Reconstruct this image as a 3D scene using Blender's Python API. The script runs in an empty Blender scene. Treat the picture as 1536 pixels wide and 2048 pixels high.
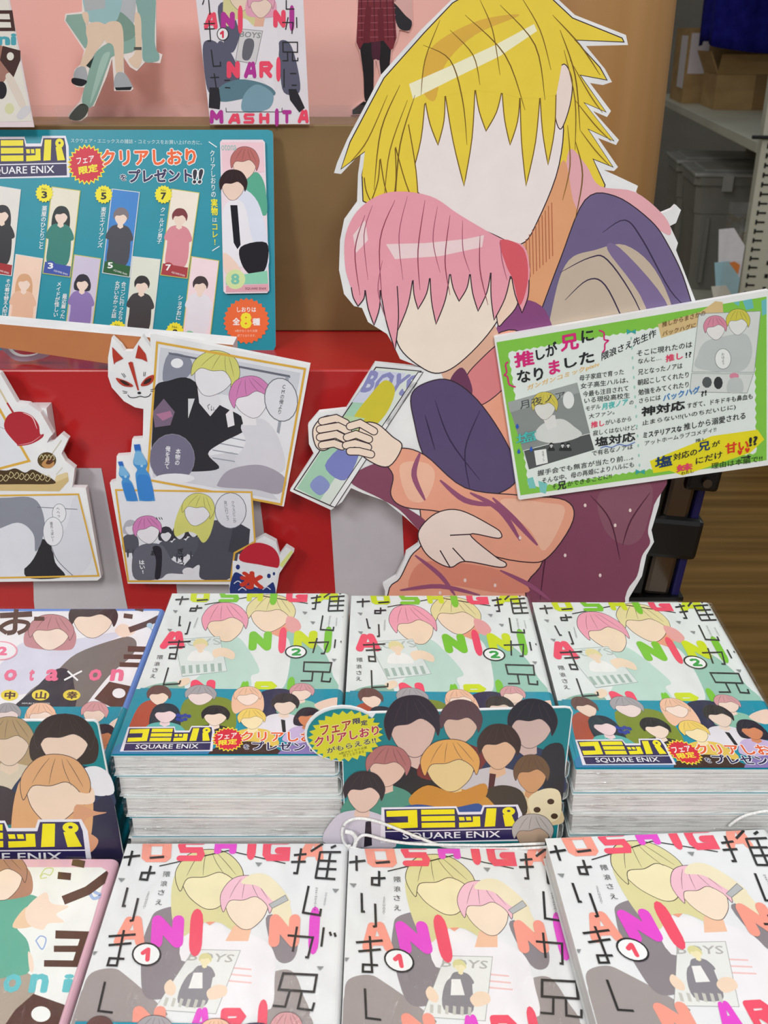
import bpy, bmesh, math, random
from mathutils import Vector, Matrix, noise
from math import sin, cos, tan, radians, pi
random.seed(7)

# ------------------------------------------------------------------ camera
S = bpy.context.scene
COL = S.collection
CAM = Vector((0, 0, 1.2)); TH = radians(25.6); F = 2000.0
cam_d = bpy.data.cameras.new('camera'); cam = bpy.data.objects.new('camera', cam_d); COL.objects.link(cam)
cam.location = CAM; cam.rotation_euler = (pi/2 - TH, 0, 0)
cam_d.sensor_fit = 'VERTICAL'; cam_d.sensor_height = 36; cam_d.sensor_width = 27
cam_d.lens = 36*F/2048; cam_d.clip_start = 0.01
cam_d.dof.use_dof = True; cam_d.dof.focus_distance = 0.66; cam_d.dof.aperture_fstop = 22
S.camera = cam
# ------------------------------------------------------------------ world, lights, exposure
w = bpy.data.worlds.new('world'); S.world = w; w.use_nodes = True
w.node_tree.nodes['Background'].inputs[0].default_value = (0.97, 0.99, 1.0, 1)
w.node_tree.nodes['Background'].inputs[1].default_value = 0.42
def area(name, loc, sx, sy, power, rot=(0, 0, 0), col=(1, .995, .985)):
    d = bpy.data.lights.new(name, 'AREA'); d.shape = 'RECTANGLE'; d.size = sx; d.size_y = sy; d.energy = power; d.color = col
    o = bpy.data.objects.new(name, d); COL.objects.link(o); o.location = loc; o.rotation_euler = rot
    return o
for i, (x, y, p) in enumerate([(-1.3, -1.7, 72), (0.3, -1.7, 72), (-1.3, 0.5, 10), (0.3, 0.5, 10), (1.9, 0.5, 12), (2.4, 2.2, 10), (-0.4, 2.4, 14)]):
    area('ceiling_lamp_light', (x, y, 2.62), 0.32, 1.2, p)
S.view_settings.view_transform = 'Standard'; S.view_settings.look = 'None'
S.view_settings.exposure = -0.58; S.view_settings.gamma = 1.0; S.view_settings.use_curve_mapping = False

# ------------------------------------------------------------------ projection helpers
RT = Vector((1, 0, 0)); UP = Vector((0, sin(TH), cos(TH))); FW = Vector((0, cos(TH), -sin(TH)))
def ray(px, py): return RT*((px-768)/F) - UP*((py-1024)/F) + FW
def hit(px, py, O, N):
    d = ray(px, py); return CAM + d*((O-CAM).dot(N)/d.dot(N))
def on_z(px, py, z): return hit(px, py, Vector((0, 0, z)), Vector((0, 0, 1)))
class Zoom:
    def __init__(s, ox, oy, k): s.o = (ox, oy); s.k = k
    def __call__(s, p): return (p[0]/s.k + s.o[0], p[1]/s.k + s.o[1])
PX = Zoom(0, 0, 1)
ZA = Zoom(210, 1150, 1536/510); ZA1 = Zoom(180, 1640, 1536/540); ZC = Zoom(600, 1380, 1536/560)
ZL = Zoom(0, 1160, 1536/420); ZLF = Zoom(0, 1660, 1536/480); ZP = Zoom(0, 0, 1536/660)
ZN = Zoom(0, 620, 1536/680); ZN1 = Zoom(0, 620, 4.8); ZG = Zoom(960, 560, 1536/576)
ZT1 = Zoom(0, 0, 1536/420); ZT2 = Zoom(380, 0, 3.2)

# ------------------------------------------------------------------ materials
def lin(c): return c/12.92 if c <= .04045 else ((c+.055)/1.055)**2.4
def rgb(h):
    h = h.lstrip('#'); return tuple(lin(int(h[i:i+2], 16)/255) for i in (0, 2, 4)) + (1,)
MATS = {}
def mat(h, rough=.42, spec=.35, coat=0.0, metal=0.0):
    k = (h, rough, spec, coat, metal)
    if k in MATS: return MATS[k]
    m = bpy.data.materials.new('ink_' + h.lstrip('#')); m.use_nodes = True
    nt = m.node_tree; b = nt.nodes['Principled BSDF']
    b.inputs['Roughness'].default_value = rough; b.inputs['Specular IOR Level'].default_value = spec
    b.inputs['Coat Weight'].default_value = coat; b.inputs['Coat Roughness'].default_value = .15; b.inputs['Metallic'].default_value = metal
    # faint print mottle
    tc = nt.nodes.new('ShaderNodeTexCoord'); nz = nt.nodes.new('ShaderNodeTexNoise'); nz.inputs['Scale'].default_value = 60; nz.inputs['Detail'].default_value = 3
    nt.links.new(tc.outputs['Object'], nz.inputs['Vector'])
    mx = nt.nodes.new('ShaderNodeMix'); mx.data_type = 'RGBA'; c = rgb(h)
    mx.inputs[6].default_value = tuple(v*.93 for v in c[:3]) + (1,); mx.inputs[7].default_value = tuple(min(1, v*1.05) for v in c[:3]) + (1,)
    nt.links.new(nz.outputs['Fac'], mx.inputs[0]); nt.links.new(mx.outputs[2], b.inputs['Base Color'])
    MATS[k] = m; return m
def proc(name, c1, c2, scale=(5, 5, 5), rough=.5, spec=.4, detail=4, bump=0.0, lo=.35, hi=.65, dist=0.0, metal=0.0):
    m = bpy.data.materials.new(name); m.use_nodes = True; nt = m.node_tree; b = nt.nodes['Principled BSDF']
    b.inputs['Roughness'].default_value = rough; b.inputs['Specular IOR Level'].default_value = spec; b.inputs['Metallic'].default_value = metal
    tc = nt.nodes.new('ShaderNodeTexCoord'); mp = nt.nodes.new('ShaderNodeMapping'); mp.inputs['Scale'].default_value = scale
    nz = nt.nodes.new('ShaderNodeTexNoise'); nz.inputs['Scale'].default_value = 1; nz.inputs['Detail'].default_value = detail; nz.inputs['Distortion'].default_value = dist
    rp = nt.nodes.new('ShaderNodeValToRGB'); rp.color_ramp.elements[0].position = lo; rp.color_ramp.elements[1].position = hi
    rp.color_ramp.elements[0].color = rgb(c1); rp.color_ramp.elements[1].color = rgb(c2)
    nt.links.new(tc.outputs['Object'], mp.inputs[0]); nt.links.new(mp.outputs[0], nz.inputs['Vector'])
    nt.links.new(nz.outputs['Fac'], rp.inputs[0]); nt.links.new(rp.outputs[0], b.inputs['Base Color'])
    if bump:
        bp = nt.nodes.new('ShaderNodeBump'); bp.inputs['Strength'].default_value = bump; bp.inputs['Distance'].default_value = .002
        nt.links.new(nz.outputs['Fac'], bp.inputs['Height']); nt.links.new(bp.outputs[0], b.inputs['Normal'])
    return m
def film_mat(name, op=.22, rough=.12, scale=(60, 60, 400)):
    m = bpy.data.materials.new(name); m.use_nodes = True; nt = m.node_tree; nt.nodes.clear()
    out = nt.nodes.new('ShaderNodeOutputMaterial'); mix = nt.nodes.new('ShaderNodeMixShader'); tr = nt.nodes.new('ShaderNodeBsdfTransparent')
    gl = nt.nodes.new('ShaderNodeBsdfGlossy'); gl.inputs['Roughness'].default_value = rough
    tc = nt.nodes.new('ShaderNodeTexCoord'); mp = nt.nodes.new('ShaderNodeMapping'); mp.inputs['Scale'].default_value = scale
    nz = nt.nodes.new('ShaderNodeTexNoise'); nz.inputs['Detail'].default_value = 5; nz.inputs['Scale'].default_value = 1; nz.inputs['Distortion'].default_value = 1.2
    bp = nt.nodes.new('ShaderNodeBump'); bp.inputs['Strength'].default_value = .9; bp.inputs['Distance'].default_value = .004
    rp = nt.nodes.new('ShaderNodeMapRange'); rp.inputs[1].default_value = .45; rp.inputs[2].default_value = .75; rp.inputs[3].default_value = op*.35; rp.inputs[4].default_value = op*1.9
    L = nt.links.new
    L(tc.outputs['Object'], mp.inputs[0]); L(mp.outputs[0], nz.inputs['Vector']); L(nz.outputs['Fac'], bp.inputs['Height']); L(bp.outputs[0], gl.inputs['Normal'])
    L(nz.outputs['Fac'], rp.inputs[0]); L(rp.outputs[0], mix.inputs[0]); L(tr.outputs[0], mix.inputs[1]); L(gl.outputs[0], mix.inputs[2]); L(mix.outputs[0], out.inputs[0])
    return m
M_PAGE = proc('page_edges', '#c9c8c6', '#f0efec', (3, 3, 1400), .75, .2, 3, .35)
M_PAGE_CREAM = proc('cream_page_edges', '#d3cfb4', '#e9e6cf', (3, 3, 1400), .75, .2, 3, .3)
M_FILM = film_mat('shrink_wrap_film', .24)
M_CLEAR = film_mat('clear_plastic', .10, .05, (5, 5, 5))
M_FOAM = proc('white_foam_board', '#e6e6e8', '#f4f4f4', (30, 30, 30), .6, .25)
M_FLOOR = proc('wood_floor', '#5c431f', '#8a6a3a', (1.2, 26, 1), .5, .2, 6, 0, .3, .7, .3)
M_WALL = proc('painted_wall', '#8f8c82', '#9c998f', (3, 3, 3), .8)
M_PILLAR = proc('wood_veneer', '#c4935c', '#d6a872', (22, 22, .8), .38, .45, 5, 0, .3, .7, .2)
M_RED = proc('red_gloss_card', '#b42023', '#c52c2c', (3, 3, 3), .22, .5)
M_KRAFT = proc('kraft_card', '#7d6440', '#8d7249', (4, 4, 9), .45, .35)
M_PINK = proc('pink_paper', '#f3b7ae', '#f8c4bb', (3, 3, 3), .5, .3)
M_CARTON = proc('cardboard', '#a9895c', '#bb9a6b', (6, 6, 20), .75, .2)
M_STEEL = proc('cream_painted_steel', '#c3c4b2', '#d0d1c0', (3, 3, 3), .4, .4)
M_DARK = mat('#15140f', .6)
M_BIN = proc('grey_plastic', '#83837a', '#94948b', (4, 4, 2), .4, .4)
M_LID = proc('frosted_lid', '#9b9c96', '#b9bab6', (5, 5, 5), .25, .5)
M_NAVY = proc('navy_cloth', '#1a1a74', '#24248a', (30, 30, 30), .85, .1, 4, .3)
M_TABLE = proc('table_laminate', '#b9b8ae', '#c6c5bb', (3, 3, 3), .5)
M_BLACK = mat('#0a0a0b', .35, .5)
M_CHROME = mat('#6b6158', .16, .5, 0, .9)
M_CORD = proc('white_cord', '#dcdcda', '#f2f2f0', (900, 900, 900), .7, .2)

# ------------------------------------------------------------------ object helpers
def link(o, parent=None):
    COL.objects.link(o)
    if parent is not None: o.parent = parent
    return o
def thing(name, label, cat, loc=(0, 0, 0), rotz=0, group=None):
    o = bpy.data.objects.new(name, None); o.empty_display_size = .02
    o.location = loc; o.rotation_euler = (0, 0, rotz); o['label'] = label; o['category'] = cat
    if group: o['group'] = group
    return link(o)
def mesh_obj(name, verts, faces, mats, parent=None, fm=None, smooth=False):
    me = bpy.data.meshes.new(name); me.from_pydata([tuple(v) for v in verts], [], faces)
    for m in (mats if isinstance(mats, (list, tuple)) else [mats]): me.materials.append(m)
    if fm: me.polygons.foreach_set('material_index', fm)
    if smooth: me.polygons.foreach_set('use_smooth', [True]*len(me.polygons))
    me.update(); return link(bpy.data.objects.new(name, me), parent)
def bm_obj(name, bm, m, parent=None, smooth=False):
    me = bpy.data.meshes.new(name); bm.to_mesh(me); bm.free(); me.materials.append(m)
    if smooth: me.polygons.foreach_set('use_smooth', [True]*len(me.polygons))
    return link(bpy.data.objects.new(name, me), parent)
def add_box(bm, x0, x1, y0, y1, z0, z1, bev=0, M=None):
    r = bmesh.ops.create_cube(bm, size=1)['verts']
    for v in r:
        v.co = Vector((x0+(v.co.x+.5)*(x1-x0), y0+(v.co.y+.5)*(y1-y0), z0+(v.co.z+.5)*(z1-z0)))
    if M is not None: bmesh.ops.transform(bm, matrix=M, verts=r)
    if bev:
        es = list({e for v in r for e in v.link_edges}); bmesh.ops.bevel(bm, geom=es, offset=bev, segments=2, affect='EDGES', profile=.5)
def box(name, b, m, parent=None, bev=0, M=None):
    bm = bmesh.new(); add_box(bm, *b, bev=bev, M=M); return bm_obj(name, bm, m, parent)
def struct(o): o['kind'] = 'structure'; return o
def tube(name, pts, r, m, parent=None, seg=8):
    verts = []; faces = []; n = len(pts); prev = None
    for i, p in enumerate(pts):
        t = (pts[min(i+1, n-1)] - pts[max(i-1, 0)]).normalized()
        a = Vector((0, 0, 1)) if abs(t.z) < .9 else Vector((1, 0, 0))
        u = t.cross(a).normalized(); v = t.cross(u)
        for k in range(seg): verts.append(p + (u*cos(2*pi*k/seg) + v*sin(2*pi*k/seg))*r)
    for i in range(n-1):
        for k in range(seg): faces.append((i*seg+k, i*seg+(k+1) % seg, (i+1)*seg+(k+1) % seg, (i+1)*seg+k))
    faces.append(tuple(range(seg))[::-1]); faces.append(tuple((n-1)*seg+k for k in range(seg)))
    return mesh_obj(name, verts, faces, m, parent, smooth=True)
def crom(pts, n=6, closed=True):
    out = []; N = len(pts); P = [Vector(p) for p in pts]
    for i in range(N if closed else N-1):
        if closed: a, b, c, d = P[i-1], P[i], P[(i+1) % N], P[(i+2) % N]
        else: a, b, c, d = P[max(i-1, 0)], P[i], P[i+1], P[min(i+2, N-1)]
        for k in range(n):
            t = k/n; out.append(.5*((2*b)+(c-a)*t+(2*a-5*b+4*c-d)*t*t+(3*b-a-3*c+d)*t**3))
    if not closed: out.append(P[-1])
    return out

# ------------------------------------------------------------------ printed surfaces
class Flat:                                   # an upright or leaning sheet
    def __init__(s, y, lean=0, z0=0.0, yaw=0):
        s.O = Vector((0, y, z0)); R = Matrix.Rotation(yaw, 3, 'Z')
        s.N = R @ Vector((0, -cos(lean), sin(lean))); s.U = R @ Vector((1, 0, 0)); s.V = R @ Vector((0, sin(lean), cos(lean)))
        s.base = Vector((0, 0, 0)); s.clip = None
    def uv(s, px, py):
        d = hit(px, py, s.O, s.N) - s.O; return (d.dot(s.U), d.dot(s.V))
    def xyz(s, u, v, d): return s.O + s.U*u + s.V*v + s.N*d - s.base
class BookTop:                                # top of a lying book, in the book's own frame
    def __init__(s, loc, yaw, T, W, L):
        s.loc = Vector(loc); s.T = T; s.R = Matrix.Rotation(-yaw, 3, 'Z'); s.z = loc[2]+T
        e = .0004; s.clip = [(-W/2+e, -L/2+e), (W/2-.003, -L/2+e), (W/2-.003, L/2-e), (-W/2+e, L/2-e)]
    def uv(s, px, py):
        p = s.R @ (on_z(px, py, s.z) - s.loc); return (p.x, p.y)
    def xyz(s, u, v, d): return Vector((u, v, s.T + d))
def clip_poly(P, C):
    for i in range(len(C)):
        a, b = C[i], C[(i+1) % len(C)]; out = []
        ins = lambda p: (b[0]-a[0])*(p[1]-a[1]) - (b[1]-a[1])*(p[0]-a[0]) >= 0
        for j in range(len(P)):
            p, q = P[j-1], P[j]; ip, iq = ins(p), ins(q)
            if ip != iq:
                d1 = (b[0]-a[0])*(p[1]-a[1]) - (b[1]-a[1])*(p[0]-a[0]); d2 = (b[0]-a[0])*(q[1]-a[1]) - (b[1]-a[1])*(q[0]-a[0])
                t = d1/(d1-d2); out.append((p[0]+(q[0]-p[0])*t, p[1]+(q[1]-p[1])*t))
            if iq: out.append(q)
        P = out
        if len(P) < 3: return []
    return P
TXT = {}
def text_geo(s, bold):
    k = (s, bold)
    if k not in TXT:
        cu = bpy.data.curves.new('lettering', 'FONT'); cu.body = s; cu.align_x = 'CENTER' if '\n' in s else 'LEFT'
        cu.resolution_u = 2; cu.offset = bold; cu.space_line = .95; cu.fill_mode = 'FRONT'
        o = bpy.data.objects.new('lettering', cu); me = bpy.data.meshes.new_from_object(o)
        vs = [(v.co.x, v.co.y) for v in me.vertices]; fs = [tuple(p.vertices) for p in me.polygons]
        bpy.data.objects.remove(o); bpy.data.curves.remove(cu); bpy.data.meshes.remove(me)
        if vs:
            xs = [v[0] for v in vs]; ys = [v[1] for v in vs]; bb = (min(xs), max(xs), min(ys), max(ys))
        else: bb = (0, 1, 0, 1)
        TXT[k] = (vs, fs, bb)
    return TXT[k]
class Art:
    def __init__(s, surf, z, d0=.00012, step=3e-6, rough=.42, coat=0.0):
        s.surf = surf; s.z = z; s.d = d0; s.step = step; s.q = None; s.parts = {}; s.part = 'print'; s.rough = rough; s.coat = coat
    def T(s, p):
        if s.q:
            q = s.q; x, y = p
            a = [(q[0][i]*(1-x)+q[1][i]*x) for i in (0, 1)]; b = [(q[3][i]*(1-x)+q[2][i]*x) for i in (0, 1)]
            p = (a[0]*(1-y)+b[0]*y, a[1]*(1-y)+b[1]*y)
        return s.surf.uv(*s.z(p))
    def _emit(s, P, col):
        if s.surf.clip: P = clip_poly(P, s.surf.clip)
        if len(P) < 3: return
        ar = sum(P[i-1][0]*P[i][1]-P[i][0]*P[i-1][1] for i in range(len(P)))
        if ar < 0: P = P[::-1]
        vs, fs, fm, ml = s.parts.setdefault(s.part, ([], [], [], []))
        m = mat(col, s.rough, .35, s.coat)
        if m not in ml: ml.append(m)
        b = len(vs); vs.extend(s.surf.xyz(u, v, s.d) for u, v in P); fs.append(tuple(range(b, b+len(P)))); fm.append(ml.index(m))
    def poly(s, pts, col, ol=None, olw=2):
        s._emit([s.T(p) for p in pts], col); s.d += s.step
        if ol: s.stroke(list(pts)+[pts[0]], olw, ol)
    def blob(s, pts, col, ol=None, olw=2, n=5):
        P = [tuple(p) for p in crom(pts, n)]; s.poly(P, col); 
        if ol: s.stroke(P+[P[0]], olw, ol)
    def ell(s, cx, cy, rx, ry, col, rot=0, n=20):
        s.poly([(cx+rx*cos(t)*cos(rot)-ry*sin(t)*sin(rot), cy+rx*cos(t)*sin(rot)+ry*sin(t)*cos(rot)) for t in [2*pi*i/n for i in range(n)]], col)
    def burst(s, cx, cy, rx, ry, col, n=22, k=.84, rot=0):
        s.poly([(cx+(1 if i % 2 else k)*(rx*cos(t)*cos(rot)-ry*sin(t)*sin(rot)), cy+(1 if i % 2 else k)*(rx*cos(t)*sin(rot)+ry*sin(t)*cos(rot))) for i, t in enumerate([pi*i/n for i in range(2*n)])], col)
    def stroke(s, pts, w, col, cap=False, keep=False, taper=False):
        P = [Vector(p) for p in pts]; n = len(P); closed = (P[0]-P[-1]).length < 1e-6 and n > 3
        Lf, Rt_ = [], []
        for i in range(n):
            if closed: d1 = P[i]-P[i-1 if i else n-2]; d2 = P[(i+1) if i < n-1 else 1]-P[i]
            else: d1 = P[i]-P[max(i-1, 0)]; d2 = P[min(i+1, n-1)]-P[i]
            if d1.length < 1e-9: d1 = d2
            if d2.length < 1e-9: d2 = d1
            if d1.length < 1e-9: continue
            a = d1.normalized(); b = d2.normalized(); na = Vector((-a.y, a.x)); nb = Vector((-b.y, b.x)); m = na+nb
            m = na if m.length < .3 else m.normalized()
            k = min(1.6, 1/max(.3, m.dot(na))); ww = w*(.25+.75*sin(pi*(i+.3)/(n-.4))) if taper else w
            Lf.append(P[i]+m*ww/2*k); Rt_.append(P[i]-m*ww/2*k)
        if cap and not closed:
            def arc(c, d):
                a0 = math.atan2(d.y, d.x); return [c+Vector((cos(a0+t), sin(a0+t)))*w/2 for t in [-pi/2+pi*k/6 for k in range(1, 6)]]
            pol = [tuple(v) for v in Rt_+arc(P[-1], P[-1]-P[-2])+Lf[::-1]+arc(P[0], P[0]-P[1])]
            s._emit([s.T(p) for p in pol], col)
        else:
            for i in range(len(Lf)-1): s._emit([s.T(tuple(p)) for p in (Rt_[i], Rt_[i+1], Lf[i+1], Lf[i])], col)
        if not keep: s.d += s.step
    def line(s, pts, w, col, n=5, taper=False): s.stroke([tuple(p) for p in crom(pts, n, False)], w, col, taper=taper)
    def text(s, st, quad, col, bold=0.0, out=None, outw=.06):
        if out:
            s.text(st, quad, out, bold+outw)
        vs, fs, bb = text_geo(st, 0.0)
        if not vs: return
        if bold > .022: offs = [(cos(pi*k/4), sin(pi*k/4)) for k in range(8)] + [(0, 0)]
        elif bold > 0: offs = [(.7, .7), (-.7, .7), (.7, -.7), (-.7, -.7)]
        else: offs = [(0, 0)]
        q = quad
        for ox, oy in offs:
            P = []
            for x, y in vs:
                a = (x+ox*bold-bb[0])/max(1e-6, bb[1]-bb[0]); b = (bb[3]-y-oy*bold)/max(1e-6, bb[3]-bb[2])
                t = [q[0][i]*(1-a)+q[1][i]*a for i in (0, 1)]; u = [q[3][i]*(1-a)+q[2][i]*a for i in (0, 1)]
                P.append(s.T((t[0]*(1-b)+u[0]*b, t[1]*(1-b)+u[1]*b)))
            if s.surf.clip:
                for f in fs: s._emit([P[i] for i in f], col)
            else:
                vv, ff, fm, ml = s.parts.setdefault(s.part, ([], [], [], [])); m = mat(col, s.rough, .35, s.coat)
                if m not in ml: ml.append(m)
                b = len(vv); vv.extend(s.surf.xyz(u, v, s.d) for u, v in P); k = ml.index(m)
                for f in fs: ff.append(tuple(b+i for i in f)); fm.append(k)
            s.d += s.step*.4
        s.d += s.step
    def ln(s, st, x0, y0, x1, y1, h, col, bold=0.0, out=None, outw=.06, dx=0):
        s.text(st, [(x0+dx, y0-h), (x1+dx, y1-h), (x1, y1), (x0, y0)], col, bold, out, outw)
    def vtext(s, st, x0, y0, x1, y1, wd, col, bold=0.0):     # vertical writing from (x0,y0) to (x1,y1)
        s.text('\n'.join(st), [(x0-wd/2, y0), (x0+wd/2, y0), (x1+wd/2, y1), (x1-wd/2, y1)], col, bold)
    def build(s, parent):
        r = {}
        for name, (vs, fs, fm, ml) in s.parts.items(): r[name] = mesh_obj(name if isinstance(name, str) else name[0], vs, fs, ml, parent, fm)
        return r
BL_ = {'O': (.30, [[(.17, .5), (.17, .24), (.24, .17), (.76, .17), (.83, .24), (.83, .76), (.76, .83), (.24, .83), (.17, .76), (.17, .5)]]),
       'S': (.25, [[(.86, .14), (.22, .14), (.16, .3), (.22, .5), (.78, .5), (.84, .7), (.78, .86), (.14, .86)]]),
       'H': (.30, [[(.18, .15), (.18, .85)], [(.82, .15), (.82, .85)], [(.2, .5), (.8, .5)]]), 'I': (.78, [[(.5, .14), (.5, .86)]]),
       'G': (.28, [[(.86, .16), (.26, .16), (.16, .3), (.16, .7), (.26, .84), (.84, .84), (.84, .55), (.58, .55)]]), 'A': (.30, [[(.14, .86), (.45, .18)], [(.70, .16), (.82, .86)], [(.28, .64), (.74, .64)]]),
       'N': (.34, [[(.2, .84), (.2, .16)], [(.22, .18), (.78, .82)], [(.8, .84), (.8, .16)]]), 'R': (.28, [[(.18, .86), (.18, .15)], [(.2, .15), (.7, .15), (.84, .3), (.7, .48), (.3, .5)], [(.45, .5), (.82, .86)]]),
       'M': (.28, [[(.15, .86), (.18, .15)], [(.2, .16), (.5, .6)], [(.5, .6), (.8, .16)], [(.82, .15), (.85, .86)]]), 'T': (.30, [[(.15, .15), (.85, .15)], [(.5, .15), (.5, .86)]]),
       '1': (.32, [[(.2, .4), (.52, .16)], [(.56, .15), (.56, .9)]]), '2': (.26, [[(.2, .22), (.4, .13), (.7, .15), (.8, .3), (.7, .5), (.25, .82)], [(.22, .85), (.85, .85)]])}
def block(a, ch, q, col, w=None):
    a.q = q; w0, sts = BL_[ch]
    for st in sts: a.stroke(st, w or w0, col, cap=True)
    a.q = None
def rect(x0, y0, x1, y1, sl=0): return [(x0+sl, y0), (x1+sl, y0), (x1, y1), (x0, y1)]
def bust(a, cx, cy, r, hair, skin, cloth, style='short', tilt=0, sx=1, sy=1, body=True):
    def L(pts): return [(cx+r*sx*(x*cos(tilt)-y*sin(tilt)), cy+r*sy*(x*sin(tilt)+y*cos(tilt))) for x, y in pts]
    if style == 'long': a.blob(L([(-1.05, -.5), (0, -1.35), (1.05, -.5), (1.25, 1.2), (.95, 2.1), (.3, 1.6), (-.3, 1.6), (-.95, 2.1), (-1.25, 1.2)]), hair)
    if style == 'bob': a.blob(L([(-1.1, -.4), (0, -1.38), (1.1, -.4), (1.2, .7), (.7, 1.0), (-.7, 1.0), (-1.2, .7)]), hair)
    if body:
        a.blob(L([(-.4, .95), (.4, .95), (1.35, 1.4), (1.9, 2.9), (0, 3.1), (-1.9, 2.9), (-1.35, 1.4)]), cloth)
        a.poly(L([(-.32, .6), (.32, .6), (.42, 1.25), (0, 1.5), (-.42, 1.25)]), skin)
    big = abs(r*sx) > 48; ol = '#4a3a3e' if big else None; lw = max(1.6, r*.022)
    a.blob(L([(-.82, -.3), (-.74, .4), (-.32, .92), (0, 1.05), (.32, .92), (.74, .4), (.82, -.3), (0, -.9)]), skin, ol, lw)
    a.blob(L([(-.95, .3), (-1.08, -.45), (-.65, -1.15), (0, -1.35), (.65, -1.15), (1.08, -.45), (.95, .3), (.78, -.1), (.35, -.42), (-.15, -.25), (-.7, -.2)]), hair, ol, lw)
    if big:
        for x0, x1 in ((-.5, -.72), (-.15, -.2), (.25, .5), (.55, .86)): a.line(L([(x0*.5, -1.2), (x0, -.8), (x1, -.3)]), lw*.8, ol, 4, True)
INK = '#26242a'
def logo(a, q, sub=True):
    """block katakana logo with its dark strip, drawn in the quad q"""
    a.q = q
    a.poly([(-.02, -.06), (.30, -.06), (.54, -.06), (.56, .12), (.72, .12), (.74, -.08), (1.0, -.08), (1.03, .2), (1.03, 1.03), (-.04, 1.03)], '#e9e6ef')
    a.poly([(0, .0), (.535, 0), (.55, .2), (.73, .2), (.75, -.02), (.985, -.02), (1.0, .2), (1.0, .64), (0, .66)], '#2f2757')
    Y = '#f2e51c'
    a.poly([(.015, .05), (.245, .03), (.245, .57), (.015, .6), (.015, .42), (.175, .41), (.175, .22), (.015, .23)], Y)
    for y0 in (.03, .23, .43): a.poly([(.275, y0), (.525, y0), (.525, y0+.15), (.275, y0+.15)], Y)
    a.poly([(.555, .27), (.595, .27), (.60, .38), (.56, .38)], Y); a.poly([(.607, .27), (.645, .27), (.65, .38), (.612, .38)], Y)
    a.poly([(.66, .26), (.715, .26), (.715, .57), (.555, .59), (.555, .44), (.66, .43)], Y)
    a.poly([(.765, .02), (.84, .02), (.825, .57), (.745, .58)], Y); a.poly([(.885, .22), (.95, .22), (.985, .57), (.90, .58)], Y)
    a.ell(.93, .12, .048, .13, Y, n=14); a.ell(.93, .11, .014, .035, '#2f2757', n=8)
    a.poly([(0, .69), (1.0, .67), (1.0, .98), (0, 1.0)], '#2f2757')
    if sub: a.text('SQUARE ENIX', [(.13, .73), (.86, .71), (.86, .94), (.13, .95)], '#f1f0f4', .012)
    a.q = None

def cut_board(root, name, pts, surf, t, face=M_FOAM, z=PX, smooth=0, edge=None):
    P = [surf.uv(*z(p)) for p in pts]
    if smooth: P = [tuple(v) for v in crom(P, smooth)]
    ar = sum(P[i-1][0]*P[i][1]-P[i][0]*P[i-1][1] for i in range(len(P)))
    if ar < 0: P = P[::-1]
    n = len(P); vs = [surf.xyz(u, v, 0) for u, v in P]+[surf.xyz(u, v, -t) for u, v in P]
    fs = [tuple(range(n)), tuple(range(2*n-1, n-1, -1))]+[(i, i+n, (i+1) % n+n, (i+1) % n) for i in range(n)]
    return mesh_obj(name, vs, fs, [face, edge or M_FOAM], root, [0, 0]+[1]*n)
def sheet_thing(name, label, cat, pts, surf, z=PX, group=None):
    P = [surf.uv(*z(p)) for p in pts]; surf.base = Vector((0, 0, 0))
    u = sum(p[0] for p in P)/len(P); v = min(p[1] for p in P); b = surf.xyz(u, v, 0)
    surf.base = b; return thing(name, label, cat, b, 0, group)

# ================================================================== THE SETTING
ZT = 1.2-.466                                   # table top height
struct(box('floor', (-3, 4, -1.2, 7, -.1, 0), M_FLOOR))
struct(box('wall_back', (-3, 4, 7, 7.1, 0, 2.8), M_WALL))
struct(box('wall_left', (-3.1, -3, -1.2, 7, 0, 2.8), M_WALL))
struct(box('wall_right', (4, 4.1, -1.2, 7, 0, 2.8), M_WALL))
# round pillar
bm = bmesh.new(); bmesh.ops.create_cone(bm, cap_ends=True, segments=96, radius1=.15, radius2=.15, depth=2.78)
bmesh.ops.translate(bm, verts=bm.verts, vec=(0, 0, 1.39))
p = thing('pillar', 'round light brown wood-veneer pillar behind the big cutout', 'pillar', (.163, 1.22, 0))
o = bm_obj('shaft', bm, M_PILLAR, p)
for f in o.data.polygons: f.use_smooth = len(f.vertices) == 4
bm = bmesh.new(); bmesh.ops.create_cone(bm, cap_ends=True, segments=96, radius1=.154, radius2=.154, depth=.08); bmesh.ops.translate(bm, verts=bm.verts, vec=(0, 0, .04)); bm_obj('plinth', bm, M_DARK, p)

# display table
t = thing('display_table', 'low table carrying the stacked comics and display boxes', 'table', (-.28, .58, 0))
box('table_top', (-.52, .548, -.36, .36, ZT-.03, ZT), M_TABLE, t, .002)
for sx in (-.49, .49):
    for sy in (-.33, .33): box('leg', (sx-.018, sx+.018, sy-.018, sy+.018, 0, ZT-.03), M_STEEL, t)
box('apron', (-.47, .47, -.335, -.315, ZT-.1, ZT-.03), M_STEEL, t); box('apron', (-.47, .47, .315, .335, ZT-.1, ZT-.03), M_STEEL, t)

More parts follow.
